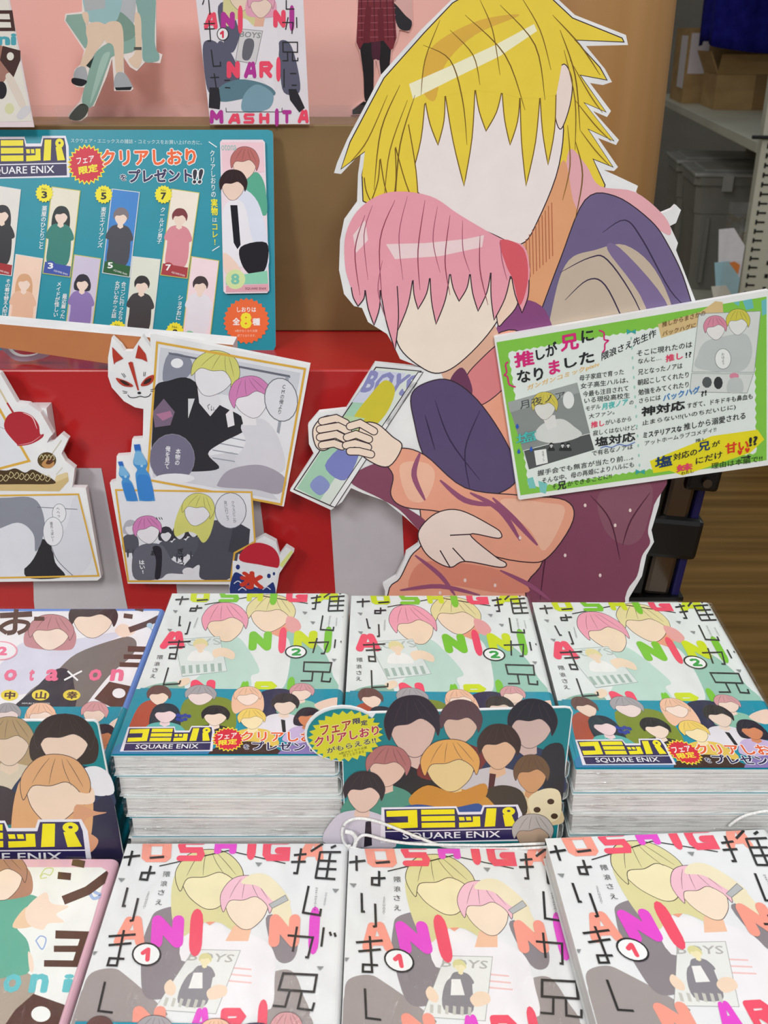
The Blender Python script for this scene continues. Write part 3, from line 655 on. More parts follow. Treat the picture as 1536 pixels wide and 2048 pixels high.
a.part = 'title_lettering'
S_ = lambda *p: a.stroke(list(p), 13, K)
new_char(a); S_((1160, 203), (1232, 197)); S_((1144, 242), (1228, 240)); S_((1202, 164), (1178, 306), (1156, 305)); S_((1256, 182), (1326, 138)); S_((1310, 184), (1283, 334)); S_((1370, 162), (1400, 148)); S_((1308, 186), (1428, 186)); S_((1302, 234), (1402, 238)); S_((1292, 280), (1402, 284)); S_((1280, 332), (1396, 340)); S_((1368, 186), (1344, 336))
new_char(a); S_((1244, 378), (1212, 530), (1308, 546), (1314, 508))
new_char(a); S_((1124, 660), (1268, 672), (1240, 786), (1224, 783)); S_((1178, 610), (1154, 752)); S_((1330, 614), (1316, 724)); S_((1364, 640), (1372, 662)); S_((1390, 645), (1398, 668))
new_char(a); a.stroke([(1100, 876), (1290, 886), (1274, 982), (1074, 968), (1100, 876)], 14, K); S_((1136, 976), (1110, 1066), (1040, 1060)); S_((1204, 986), (1182, 1076), (1264, 1086), (1276, 1042))
new_char(a); S_((188, 216), (286, 206)); S_((242, 178), (220, 264)); S_((340, 219), (422, 213)); S_((347, 264), (325, 344), (286, 340), (296, 304), (334, 304)); S_((338, 306), (372, 304))
new_char(a); S_((214, 388), (188, 492), (204, 493)); S_((274, 448), (244, 574), (226, 578))
new_char(a); S_((106, 666), (260, 655)); S_((106, 716), (236, 705)); S_((194, 630), (152, 832), (100, 830), (112, 790), (196, 794))
new_char(a); S_((86, 924), (48, 1090), (130, 1100))
a.part = 'volume_badge'
a.ell(322, 768, 84, 68, K); a.ell(322, 768, 74, 58, '#f4f5f5'); block(a, '1', rect(282, 730, 362, 806, 6), '#ef5468')
a.part = 'small_lettering'
for ch, x, y in (('隈', 435, 312), ('浪', 419, 365), ('さ', 404, 416), ('え', 390, 472)): a.text(ch, rect(x-19, y-15, x+19, y+15, 4), K)
for x, y in ((180, 344), (1398, 405), (24, 760), (1310, 846), (960, 255)): new_char(a, 'triangle_mark'); a.poly([(x-20, y-10), (x+20, y-8), (x-2, y+14)], '#8c8f90')
a.part = 'romanised_lettering'
a.vtext('SAEKUMANAMI', 336, 410, 306, 508, 13, '#5a5a5c'); a.vtext('OSHIGAANINI', 1345, 418, 1332, 492, 12, '#5a5a5c'); a.vtext('NARIMASHITA', 1290, 388, 1278, 518, 12, '#5a5a5c')
one = a.build(A1[0]); share(one, B1[0]); share(one, C1[0], .0152-.0152)
# band print of the front left comic: same band design, laid in this book's own frame
class Moved:
    def __init__(s, b): s.b = b; s.clip = b.clip
    def uv(s, px, py): return s.b.uv(px, py)
    def xyz(s, u, v, d): return s.b.xyz(u, v, d)
for nm in ('band_art', 'band_lettering'):
    o = link(two[nm].copy(), A1[0]); o.location.z = .0008 + (A1[1].T - A[1].T)

# ------------------------------------------------------------------ blue- and pink-bordered comics
BRN = '#5d4038'
a = Art(D[1], ZL, rough=.26, coat=.3); a.part = 'cover_art'
a.poly([(-200, 232), (1150, 226), (1190, 236), (1184, 258), (900, 1000), (-400, 1000)], '#f4f2f5')
a.blob([(-60, 700), (60, 560), (190, 450), (500, 440), (860, 380), (880, 410), (560, 560), (380, 700), (200, 830), (-60, 830)], '#dcdcec')
a.blob([(380, 700), (560, 540), (860, 430), (960, 420), (1000, 470), (960, 560), (800, 700), (640, 900), (620, 960), (160, 960), (200, 830)], '#7d7672')
a.blob([(100, 960), (250, 800), (400, 660), (500, 660), (540, 760), (520, 960)], '#35343e')
a.blob([(840, 370), (900, 320), (990, 380), (900, 420)], '#f6dccb')
bust(a, 680, 300, 150, '#3f2f33', '#f7e0cc', '#7d7672', 'short', .05, 1.1, .8, False)
bust(a, 370, 400, 140, '#c98e93', '#f8e2d2', '#dcdcec', 'bob', .1, 1.1, .78, False)
a.part = 'title_lettering'
a.stroke([(0, 262), (235, 250)], 40, BRN); a.line([(120, 215), (112, 300), (105, 375), (50, 390)], 34, BRN); a.line([(50, 390), (5, 350), (90, 305), (200, 315), (190, 360), (130, 392)], 30, BRN); a.stroke([(250, 285), (325, 285)], 30, BRN)
new_char(a, 'cover_lettering')
a.stroke([(990, 205), (1050, 218)], 34, BRN); a.stroke([(905, 262), (970, 270)], 34, BRN); a.stroke([(945, 368), (1080, 320), (1210, 255)], 42, BRN)
new_char(a, 'cover_lettering')
a.stroke([(935, 505), (1090, 510), (1050, 635)], 42, BRN); a.stroke([(905, 562), (1060, 565)], 34, BRN); a.stroke([(875, 620), (1060, 625)], 34, BRN)
new_char(a, 'cover_lettering')
a.poly([(800, 745), (1010, 790), (900, 930), (810, 930), (690, 870)], BRN); a.ell(870, 830, 48, 36, '#f4f2f5')
new_char(a, 'cover_lettering')
for ch, x in (('o', 70), ('t', 225), ('a', 375), ('o', 690), ('n', 850), ('i', 1010)): new_char(a, 'cover_lettering'); hw = 16 if ch in 'it' else 40; a.text(ch, rect(x-hw, 660, x+hw, 735, 14), '#f2789a', .04)
new_char(a, 'cover_lettering')
a.stroke([(470, 735), (600, 668)], 13, '#ffffff'); a.stroke([(495, 668), (570, 738)], 13, '#ffffff')
new_char(a, 'cover_lettering')
for ch, x in (('中', 70), ('山', 297), ('幸', 525)): new_char(a, 'cover_lettering'); a.ell(x, 845, 64, 40, '#efd94e'); a.text(ch, rect(x-36, 820, x+36, 872, 6), BRN, .04)
new_char(a, 'cover_lettering')
a.text('MIYUKI NAKAYAMA', rect(162, 900, 366, 912), '#f2f2f2'); new_char(a, 'volume_badge'); a.ell(10, 520, 120, 70, '#f3a3b4'); a.ell(6, 520, 112, 62, '#f4f2f5'); a.text('2', rect(-10, 495, 45, 550, 6), '#f2789a', .06)
new_char(a, 'flower_print'); a.stroke([(1085, 330), (1120, 380)], 5, '#86b6d8'); a.ell(1095, 335, 22, 18, '#bcd6ea')
a.d = max(a.d, .0005); a.part = 'band_art'
a.poly([(-500, 936), (955, 944), (790, 1480), (-700, 1480)], '#1593ac')
bust(a, 60, 990, 80, '#a7a3a6', '#ecd9d4', '#222228', 'short', 0, 1.1, .8, False); bust(a, 300, 1000, 90, '#f2c3a4', '#fbe3d4', '#2b2a4c', 'long', 0, 1.1, .8, False); bust(a, 690, 985, 85, '#d99fa2', '#f6dccb', '#8fc6ae', 'short', .15, 1.1, .8)
a.blob([(800, 1060), (900, 1000), (920, 1060), (860, 1110)], '#f6dccb'); bust(a, 760, 1150, 75, '#241b2c', '#d98a5f', '#cbb6dc', 'bob', .1, 1.1, .9); a.blob([(700, 1480), (740, 1300), (820, 1260), (860, 1480)], '#b79aa8')
a.build(D[0])
a = Art(D1[1], ZLF, rough=.26, coat=.3); a.part = 'cover_art'
a.poly([(-600, 236), (650, 240), (684, 262), (676, 290), (360, 1400), (-900, 1400)], '#f3f5f1')
a.blob([(-200, 1300), (-100, 930), (60, 900), (200, 930), (220, 1050), (60, 1300)], '#b4a696')
a.blob([(-300, 520), (20, 440), (140, 410), (250, 440), (240, 560), (110, 620), (180, 720), (190, 900), (60, 940), (-300, 960)], '#6cb29c')
a.blob([(80, 620), (160, 500), (270, 470), (280, 550), (200, 620)], '#f1cfae'); a.blob([(170, 500), (290, 400), (330, 470), (440, 490), (360, 540), (410, 590), (310, 600), (270, 640), (180, 600)], '#f8e0cd')
a.blob([(180, 780), (210, 820), (215, 900), (190, 900)], '#f8e0cd')
bust(a, 0, 310, 150, '#b98a72', '#f8e2d0', '#6cb29c', 'bob', -.1, 1.1, .9, False)
a.line([(255, 300), (290, 250), (340, 250), (320, 290), (280, 280), (260, 310), (300, 305)], 6, '#d3dc8c'); a.line([(545, 375), (575, 370), (610, 400), (645, 420), (600, 440), (570, 400), (545, 375)], 20, '#a9bfe6'); a.line([(230, 710), (260, 680), (295, 700), (270, 765), (230, 710)], 8, '#9db4e2')
a.part = 'title_lettering'
a.stroke([(462, 205), (542, 222)], 46, BRN); a.stroke([(370, 292), (454, 300)], 46, BRN); a.stroke([(405, 452), (560, 390), (700, 285)], 58, BRN)
new_char(a, 'cover_lettering')
a.stroke([(355, 670), (545, 675), (485, 870)], 52, BRN); a.stroke([(345, 762), (500, 762)], 40, BRN); a.stroke([(282, 855), (500, 858)], 42, BRN)
new_char(a, 'cover_lettering')
a.poly([(215, 1050), (440, 1130), (380, 1250), (200, 1420), (30, 1250), (100, 1150)], BRN); a.ell(262, 1180, 62, 50, '#f3f5f1')
new_char(a, 'cover_lettering')
for ch, x in (('o', 70), ('n', 240), ('i', 425)): new_char(a, 'cover_lettering'); hw = 18 if ch == 'i' else 50; a.text(ch, rect(x-hw, 930, x+hw, 1035, 20), '#6cc6cd', .04)
a.build(D1[0])

# ================================================================== PROMO CARDS STANDING BETWEEN THE ROWS
pc = Flat(.4372)
lobe = [(235+212*cos(t), 240-152*sin(t)) for t in [radians(x) for x in range(50, 262, 14)]]
pts = [(1455, 93), (1485, 98), (1497, 120), (1412, 800), (1395, 930), (250, 960), (228, 410)]
pts = pts + lobe[::-1] if False else [(420, 122)] + [(1455, 93), (1485, 98), (1497, 120), (1412, 800), (1395, 930), (250, 960), (232, 392)] + lobe[::-1]
c = sheet_thing('promo_card', 'teal promo card with an oval yellow-burst tab, standing before the middle stack', 'card', pts, pc, ZC, 'promo cards between the book rows')
cut_board(c, 'card', pts, pc, .0012, mat('#e9ecec', .35), ZC)
a = Art(pc, ZC, rough=.3); a.part = 'card_art'
a.poly([(415, 128), (1455, 98), (1480, 103), (1490, 122), (1408, 795), (1390, 925), (255, 955), (236, 380)], '#137f86')
bust(a, 620, 220, 150, '#2c2430', '#d9b9ad', '#1f1d22', 'short', -.1, .95, .95); bust(a, 880, 190, 108, '#5a4046', '#d9b9a6', '#7a2d28', 'short', .1, 1, .95); bust(a, 1270, 200, 120, '#23242e', '#cfb4ab', '#2a3654', 'short', .15, 1.05, .95)
a.blob([(1330, 330), (1440, 300), (1450, 500), (1420, 640), (1330, 520)], '#26262b')
bust(a, 480, 430, 112, '#b0706c', '#e2bfac', '#4f8f7c', 'short', .12, 1.02, .85); bust(a, 1090, 325, 110, '#3a2922', '#e0b795', '#c9c3c6', 'short', .05, 1.0, .95)
a.poly([(1040, 455), (1075, 460), (1060, 560), (1030, 560)], '#4f2020')
bust(a, 1270, 470, 92, '#6d5238', '#cf9a6c', '#d9c49a', 'short', 0, 1.0, .95); a.blob([(1250, 600), (1340, 540), (1425, 560), (1420, 700), (1300, 720)], '#e6d9b4')
for x, y in ((1300, 655), (1375, 610), (1395, 690)): a.ell(x, y, 20, 16, '#4a3426', n=10)
a.blob([(960, 660), (1000, 560), (1110, 520), (1220, 560), (1230, 690), (1000, 720)], '#3b2f22')
bust(a, 825, 430, 150, '#e2a85c', '#e5cb92', '#c98f38', 'short', -.03, 1.0, .8); a.blob([(600, 590), (700, 520), (850, 560), (1010, 510), (1010, 590), (850, 640), (640, 640)], '#c98a35'); a.blob([(520, 660), (640, 625), (820, 645), (980, 620), (960, 680), (540, 690)], '#2b4f94')
bust(a, 350, 570, 105, '#2d2024', '#e3c2b2', '#cfc8d4', 'short', .08, 1.0, .9); a.poly([(360, 720), (390, 715), (395, 850), (350, 860)], '#2a2530')
a.part = 'card_lettering'
logo(a, [(462, 652), (1195, 640), (1200, 820), (470, 832)])
a.part = 'card_art'
bust(a, 1275, 790, 105, '#b9b3ae', '#b9a08a', '#28262a', 'short', .03, 1.0, .8)
a.part = 'card_lettering'
a.ell(238, 242, 200, 143, '#158489', n=36); a.burst(250, 250, 208, 140, '#d6d230', 26, .86, -.12)
a.text('フェア', [(112, 196), (278, 164), (284, 212), (116, 246)], '#a8382c', .03, '#efe6a8', .05); a.text('限', [(290, 156), (330, 150), (332, 180), (292, 184)], '#2c2660', .03); a.text('定', [(334, 166), (368, 160), (370, 188), (336, 192)], '#2c2660', .03)
a.text('クリアしおり', [(80, 258), (428, 190), (434, 238), (84, 308)], '#b02a4a', .03, '#f0e2b4', .05)
a.text('がもらえる!!', [(146, 316), (412, 254), (418, 284), (150, 344)], '#26242e', .02, '#e8e3a8', .03)
a.text('※数がなくなり次第', [(214, 340), (366, 304), (368, 318), (216, 354)], '#5f5a30'); a.text('終了となります。', [(236, 350), (358, 324), (360, 340), (238, 366)], '#5f5a30')
a.build(c)
pts = [(-420, 1022), (690, 1026), (712, 1040), (722, 1062), (900, 2000), (935, 2200), (-420, 2200)]
pl_ = Flat(.4370); c = sheet_thing('promo_card', 'teal promo card with large blond printed head, standing at the left edge', 'card', pts, pl_, ZL, 'promo cards between the book rows')
cut_board(c, 'card', pts, pl_, .0012, mat('#e9ecec', .35), ZL)
a = Art(pl_, ZL, rough=.3); a.part = 'card_art'
a.poly([(-410, 1032), (686, 1034), (706, 1046), (714, 1066), (890, 2000), (925, 2190), (-410, 2190)], '#12848a')
bust(a, 70, 1200, 150, '#b79a72', '#e7cdb6', '#d9c9b2', 'long', 0, 1.1, 1); bust(a, 470, 1190, 185, '#3a2822', '#f0d2bd', '#263352', 'bob', .03, 1.1, .85); a.blob([(600, 1400), (700, 1360), (800, 1420), (830, 1560), (660, 1560)], '#e9e6ea')
a.blob([(-300, 1600), (-60, 1500), (120, 1560), (180, 1760), (-300, 1800)], '#3c2d33'); a.blob([(560, 1800), (700, 1620), (820, 1600), (890, 1960), (920, 2190), (600, 2190)], '#262340')
bust(a, 400, 1560, 225, '#dfa878', '#f3d6bf', '#262340', 'long', .08, 1.05, .95, False)
a.blob([(560, 1640), (700, 1690), (780, 1700), (640, 1740), (620, 1820), (720, 1900), (660, 1990), (600, 1900), (540, 1760)], '#d99d78')
a.blob([(470, 1530), (640, 1560), (680, 1520), (690, 1620), (600, 1640), (500, 1620)], '#f3d6bf')
a.part = 'card_lettering'; logo(a, [(-620, 1780), (598, 1772), (636, 2080), (-640, 2080)])
a.build(c)

# white cords
def cord(pts, label, dep):
    P = [hit(x, y, Vector((0, d, 0)), Vector((0, -1, 0))) for (x, y), d in zip(pts, dep)]
    P = [Vector(v) for v in crom(P, 8, False)]; b = P[0].copy(); t = thing('cord', label, 'cord', b); tube('strand', [p-b for p in P], .00085, M_CORD, t); return t, b
t_, b_ = cord([(722, 1700), (692, 1690), (684, 1664), (694, 1644), (720, 1637), (760, 1645), (830, 1672), (890, 1693), (960, 1697), (1040, 1697), (1110, 1693)], 'white looped cord lying across the middle promo card', [.430, .4335]+[.4335]*6+[.4315, .430, .4275])
P = [hit(x, y, Vector((0, .4325, 0)), Vector((0, -1, 0))) for x, y in [(706, 1698), (716, 1678), (732, 1670), (770, 1680), (820, 1687), (900, 1690), (1000, 1690), (1090, 1687)]]
tube('strand', [Vector(v)-b_ for v in crom(P, 8, False)], .00085, M_CORD, t_)
P = [hit(x, y, Vector((0, .4330, 0)), Vector((0, -1, 0))) for x, y in [(690, 1663), (704, 1666), (712, 1678), (708, 1694), (700, 1700), (698, 1690)]]
tube('knot', [Vector(v)-b_ for v in crom(P, 6, False)], .0013, M_CORD, t_)
cord([(1458, 1652), (1480, 1636), (1510, 1626), (1545, 1624), (1580, 1650), (1560, 1690), (1520, 1698), (1500, 1706), (1496, 1716)], 'white cord looping from the tilted comic at the right edge', [.4315, .4310, .4305, .4300, .4270, .4220, .4190, .4165, .4140])

# ================================================================== TEAL POSTER LEANING ON THE KRAFT TIER
ps = Flat(.771, radians(15.2), ZR+.0006)
pts = [(-420, 604), (1248, 604), (1266, 610), (1271, 624), (1283, 1610), (1272, 1636), (-420, 1632)]
c = sheet_thing('poster', 'teal promotional poster leaning on the kraft tier', 'poster', pts, ps, ZP)
cut_board(c, 'sheet', pts, ps, .0015, mat('#1590a4', .35), ZP)
a = Art(ps, ZP, rough=.35); a.part = 'lettering'
WH, YL = '#f4f6f6', '#f3e62c'
logo(a, [(-111, 648), (306, 646), (312, 820), (-111, 828)])
new_char(a, 'lettering'); a.ln('スクウェア・エニックスの雑誌・コミックスをお買い上げの方に、', 330, 664, 940, 674, 20, '#d6eef0')
new_char(a, 'lettering'); a.burst(404, 766, 92, 96, YL, 24); a.burst(404, 766, 84, 87, '#d2223c', 24)
new_char(a, 'lettering'); a.text('フェア', [(356, 736), (436, 724), (440, 752), (358, 766)], WH, .02); a.text('限定', [(366, 778), (452, 762), (456, 798), (370, 812)], YL, .04)
new_char(a, 'lettering'); a.text('クリアしおり', [(472, 700), (908, 694), (912, 764), (476, 770)], '#ee6428', .04, WH, .05)
new_char(a, 'lettering'); a.text('を', [(560, 812), (588, 812), (588, 840), (560, 840)], '#2a2457', .03, WH, .05); a.text('プレゼント', [(600, 790), (892, 786), (894, 844), (602, 848)], '#2a2457', .04, WH, .05); a.text('!!', [(902, 792), (944, 790), (934, 852), (900, 852)], '#1c1a30', .04, WH, .05)
for st, x0, y0, x1, y1, w_ in [('薬屋のひとりごと', 209, 958, 191, 1158, 24), ('東京エイリアンズ', 484, 964, 465, 1152, 24), ('クールドジ男子', 760, 966, 741, 1134, 22), ('その着せ替え人形は', 40, 1300, 20, 1476, 24), ('最近雇った', 303, 1368, 290, 1482, 22), ('メイドが怪しい', 277, 1312, 259, 1474, 22), ('合コンに行ったら', 577, 1312, 560, 1488, 22), ('女がいなかった話', 549, 1308, 530, 1480, 22), ('ショタおに', 842, 1376, 830, 1490, 22)]:
    new_char(a, 'lettering'); a.vtext(st, x0, y0, x1, y1, w_, WH, .015)
new_char(a, 'lettering'); a.vtext('クリアしおりの', 989, 700, 995, 918, 22, WH, .01); a.vtext('実物', 997, 926, 999, 1002, 30, YL, .03); a.vtext('は', 1000, 1014, 1000, 1034, 20, WH); a.vtext('コレ!', 1001, 1044, 1002, 1140, 24, YL, .02)
new_char(a, 'lettering'); a.stroke([(972, 660), (1010, 686)], 4, WH); a.stroke([(988, 1168), (1022, 1146)], 4, WH)
new_char(a, 'lettering'); a.burst(1147, 1494, 108, 108, '#ee6a30', 26, .9); a.text('しおりは', rect(1104, 1430, 1192, 1452), WH, .02); a.text('全', rect(1084, 1480, 1116, 1512), WH, .03); a.text('8', rect(1124, 1460, 1166, 1524), YL, .06); a.text('種', rect(1176, 1482, 1210, 1514), WH, .03)
new_char(a, 'lettering'); a.text('※数がなくなり次第', rect(1094, 1534, 1198, 1546), '#f8d9c4'); a.text('終了となります。', rect(1106, 1556, 1190, 1568), '#f8d9c4')
def mark(i, q, bg, hair, cloth, style, num, nc):
    a.part = ('bookmark_print', i); a.poly([(q[0][0]-4, q[0][1]-4), (q[1][0]+4, q[1][1]-3), (q[2][0]+4, q[2][1]+4), (q[3][0]-4, q[3][1]+3)], '#c9c25a' if i % 2 else '#d8dcdc'); a.poly(q, bg)
    cx = (q[0][0]+q[1][0]+q[2][0]+q[3][0])/4; cy = (q[0][1]*.66+q[3][1]*.34); w_ = q[1][0]-q[0][0]
    a.blob([(cx-w_*.36, cy+60), (cx+w_*.25, cy+50), (cx+w_*.36, cy+110), (cx+w_*.2, q[2][1]-55), (cx-w_*.5, q[2][1]-60), (cx-w_*.48, cy+130)], cloth)
    bust(a, cx, cy, w_*.27, hair, '#f0d8c8', cloth, style, .08, 1, 1.05)
    q2 = [(q[3][0]+9, q[3][1]-52), (q[2][0]+6, q[2][1]-48), q[2], q[3]]; a.poly(q2, nc); a.text('SQUARE ENIX', [(q[3][0]+50, q[3][1]-16), (q[2][0]-8, q[2][1]-14), (q[2][0]-9, q[2][1]-4), (q[3][0]+48, q[3][1]-6)], '#e8e8e8')
    if num: a.ell(q[3][0]+34, q[3][1]-32, 25, 25, nc); a.text(num, rect(q[3][0]+23, q[3][1]-46, q[3][0]+45, q[3][1]-20), '#f2f2f2', .03)
for i, (q, bg, hair, cloth, sty, num, nc) in enumerate([
    ([(-28, 865), (95, 885), (52, 1282), (-70, 1265)], '#e3dfd8', '#26242a', '#2a282c', 'long', '', '#a3242a'),
    ([(245, 872), (372, 890), (325, 1288), (202, 1270)], '#e8e2cf', '#1d2b2a', '#2f7f74', 'long', '3', '#3a52a8'),
    ([(525, 882), (648, 897), (602, 1288), (480, 1268)], '#3d86cf', '#7d7478', '#43434e', 'short', '5', '#1f5a2c'),
    ([(802, 882), (926, 900), (870, 1294), (750, 1278)], '#f0e6d8', '#7a2a32', '#d98a94', 'short', '7', '#a8343c'),
    ([(78, 1186), (198, 1206), (150, 1590), (30, 1580)], '#f1d2bd', '#d9a77e', '#e5b99c', 'long', '', '#e8c6ae'),
    ([(350, 1188), (468, 1206), (420, 1590), (302, 1580)], '#cfc6dc', '#241c2e', '#8d77b4', 'bob', '6', '#5b4a86'),
    ([(622, 1196), (745, 1210), (700, 1600), (578, 1590)], '#dfe3d4', '#2a2326', '#3a3436', 'short', '4', '#4a3c3a'),
    ([(895, 1196), (1018, 1216), (972, 1606), (848, 1596)], '#f2dbe0', '#3a282c', '#e6e3ea', 'short', '8', '#8fc9a0')]): mark(i, q, bg, hair, cloth, sty, num, nc)
for i, (x, y, n_) in enumerate([(208, 900, '3'), (484, 906, '5'), (762, 906, '7'), (548, 1534, '6'), (815, 1542, '8')]):
    a.part = ('number_badge', i); a.burst(x, y, 42, 44, YL, 16, .85); a.text('No.', rect(x-12, y-26, x+14, y-14), '#3a3a20', .01); a.text(n_, rect(x-11, y-8, x+11, y+22), '#23231a', .04)
a.build(c)
# real sample bookmark taped to the poster
pts = [(1024, 662), (1034, 650), (1222, 650), (1233, 662), (1253, 1352), (1243, 1364), (1050, 1367), (1040, 1356)]
p2 = Flat(.771, radians(15.2), ZR+.0006); p2.O = p2.O + p2.N*.0030
c = sheet_thing('bookmark', 'glossy clear sample bookmark taped to the right side of the teal poster', 'bookmark', pts, p2, ZP)
cut_board(c, 'sheet', pts, p2, .0008, mat('#f0dfe6', .12, .5), ZP, 0, mat('#e6eef0', .2))
a = Art(p2, ZP, rough=.12); a.part = 'bookmark_art'
a.poly([(1030, 662), (1226, 662), (1230, 800), (1038, 820)], '#f3cdd6'); a.blob([(1140, 860), (1190, 800), (1232, 860), (1240, 1000), (1170, 960)], '#5fae92'); a.blob([(1120, 880), (1200, 940), (1246, 1120), (1240, 1260), (1130, 1240), (1110, 1000)], '#dfe3f2')
bust(a, 1138, 770, 62, '#c0736f', '#f3d6c6', '#5fae92', 'short', .1, 1, 1.05, False)
a.blob([(1040, 970), (1090, 930), (1140, 960), (1170, 1100), (1200, 1180), (1140, 1240), (1050, 1220), (1036, 1080)], '#eceaf0'); bust(a, 1085, 870, 60, '#38282a', '#efd3c2', '#eceaf0', 'short', .06, 1, 1, False)
a.poly([(1072, 955), (1105, 955), (1120, 1140), (1105, 1160), (1088, 1130)], '#22222a'); a.blob([(1120, 1150), (1240, 1130), (1240, 1240), (1190, 1290), (1130, 1240)], '#26242a'); a.blob([(1040, 1180), (1080, 1200), (1120, 1260), (1080, 1290), (1045, 1260)], '#f3d6c6')
a.poly([(1050, 1290), (1244, 1260), (1248, 1320), (1052, 1325)], '#8fd3b4'); a.poly([(1052, 1330), (1249, 1322), (1250, 1356), (1052, 1360)], '#e2a8b4'); a.ell(1096, 1300, 46, 46, '#d6e6a8'); a.text('8', rect(1078, 1276, 1112, 1322), '#7fc6b0', .04); a.text('SQUARE ENIX', rect(1142, 1338, 1240, 1350), '#5a3440', .01); a.text('otona', rect(1030, 672, 1100, 700), '#8fc9c0')
a.build(c)

# ================================================================== PINK TIER: printed figures and cover prints
def y_for(py): return (1.2-ZK-.0006)/tan(TH+math.atan((py-1024)/F))
def tier(name, label, cat, pts, z, yb, t, face, group, smooth=0):
    sf = Flat(y_for(yb), 0, ZK+.0006); c = sheet_thing(name, label, cat, pts, sf, z, group); cut_board(c, 'sheet', pts, sf, t, face, z, smooth); return c, Art(sf, z, rough=.35)
PRP = '#b93a9a'
c, a = tier('cover_print', 'white cover print with 1 in a circle before the pink backdrop', 'print', [(10, -250), (712, -250), (765, 794), (130, 797)], ZT2, 249, .001, mat('#eae6ec', .35), 'cover prints on the pink tier')
a.part = 'cover_art'; DG = '#5f5f74'
a.blob([(90, 270), (180, 280), (240, 440), (260, 560), (190, 560), (120, 590), (88, 420)], DG); a.blob([(570, 270), (640, 280), (690, 440), (700, 590), (600, 590), (575, 420)], DG); a.blob([(180, 40), (300, 20), (330, 160), (280, 330), (220, 280)], DG); a.blob([(180, 270), (240, 300), (320, 480), (260, 560), (170, 420)], DG)
a.blob([(290, 60), (400, 100), (380, 200), (320, 200)], '#f0edf2'); a.blob([(340, 200), (440, 140), (540, 160), (570, 320), (540, 480), (540, 590), (440, 500), (330, 480)], '#ece8ee')
a.blob([(190, 560), (300, 510), (420, 520), (520, 560), (540, 610), (400, 620), (200, 650)], '#5f8290'); a.blob([(330, 700), (350, 600), (430, 540), (530, 600), (510, 690), (400, 720)], '#7fa3b4')
bust(a, 330, -30, 95, '#dcd59c', '#efd9c2', DG, 'long', 0, 1, 1, False); a.poly([(420, 100), (480, 100), (470, 170), (410, 170)], '#eab9a0'); bust(a, 455, 30, 80, '#eaa9bf', '#f3d9c9', '#eeeeee', 'bob', .03, 1, 1, False)
a.poly([(325, 185), (465, 198), (420, 410), (292, 388)], '#d9d6d8', '#77757a', 3); a.text('BOYS', [(325, 200), (455, 210), (448, 245), (318, 235)], '#8f8f92', .02); a.blob([(350, 260), (400, 250), (410, 300), (380, 380), (335, 370)], '#6c6c74')
for q in ([(125, 560), (185, 560), (195, 640), (190, 700), (120, 690)], [(630, 570), (680, 570), (735, 690), (700, 720), (640, 640)]): a.poly(q, '#2c2a30')
a.stroke([(230, 690), (232, 716), (588, 716), (590, 690)], 4, K)
for ch, q, c_ in [('A', (90, 76, 180, 186), CORAL), ('N', (195, 76, 290, 186), PRP), ('I', (302, 64, 342, 186), CORAL), ('N', (530, 64, 615, 176), CORAL), ('I', (632, 60, 672, 172), PRP), ('N', (232, 392, 322, 500), CORAL), ('A', (346, 392, 428, 500), PRP), ('R', (440, 390, 530, 500), CORAL), ('I', (548, 390, 584, 496), CORAL), ('M', (125, 702, 215, 792), PRP), ('A', (245, 724, 325, 792), CORAL), ('S', (340, 724, 415, 792), CORAL), ('H', (440, 722, 510, 792), CORAL), ('I', (540, 712, 572, 790), PRP), ('T', (590, 704, 650, 790), PRP), ('A', (690, 700, 762, 788), CORAL)]:
    new_char(a, 'block_letter'); block(a, ch, rect(q[0], q[1], q[2], q[3]), c_)
a.part = 'title_lettering'; S_ = lambda *p: a.stroke(list(p), 7, K)
S_((88, 152), (160, 150)); S_((92, 186), (158, 184)); S_((122, 130), (132, 262), (112, 262)); S_((136, 318), (150, 424), (196, 422), (194, 394)); S_((130, 496), (186, 494)); S_((155, 470), (168, 560)); S_((220, 514), (256, 514)); S_((224, 560), (258, 562))
new_char(a); S_((616, 0), (616, 58), (668, 58)); S_((590, 144), (660, 144), (652, 216)); S_((628, 110), (612, 190)); S_((682, 110), (684, 178)); a.stroke([(594, 270), (688, 270), (688, 334), (596, 332), (594, 270)], 7, K); S_((624, 336), (626, 388), (592, 388)); S_((656, 336), (656, 388), (690, 388), (690, 368)); S_((602, 440), (602, 560)); S_((640, 470), (680, 470)); S_((650, 545), (684, 545)); new_char(a); S_((80, 30), (90, 0)); S_((120, 0), (128, 94))
a.part = 'volume_badge'; a.ell(210, 218, 38, 42, K); a.ell(210, 218, 33, 37, '#f2eff2'); block(a, '1', rect(190, 196, 228, 242), '#e23a54')
a.build(c)
c, a = tier('cover_print', 'cover print with brown brush title at the upper left corner', 'print', [(-300, -300), (20, -300), (70, 0), (250, 930), (-300, 930)], ZT1, 254, .001, mat('#ecdcdf', .35), 'cover prints on the pink tier')
a.part = 'cover_art'; a.poly([(-290, -290), (10, -290), (60, 0), (232, 885), (-290, 900)], '#e9e4da'); a.blob([(-80, 330), (20, 340), (80, 480), (40, 580), (0, 620), (-80, 620)], '#a87a6c'); a.blob([(40, 560), (90, 550), (190, 760), (160, 800), (90, 680)], '#e3d6c8'); a.blob([(120, 850), (170, 780), (220, 780), (215, 830), (160, 875)], '#d9d6da'); a.ell(10, 660, 40, 65, '#2c2a30'); a.ell(70, 795, 34, 40, '#dcdcae')
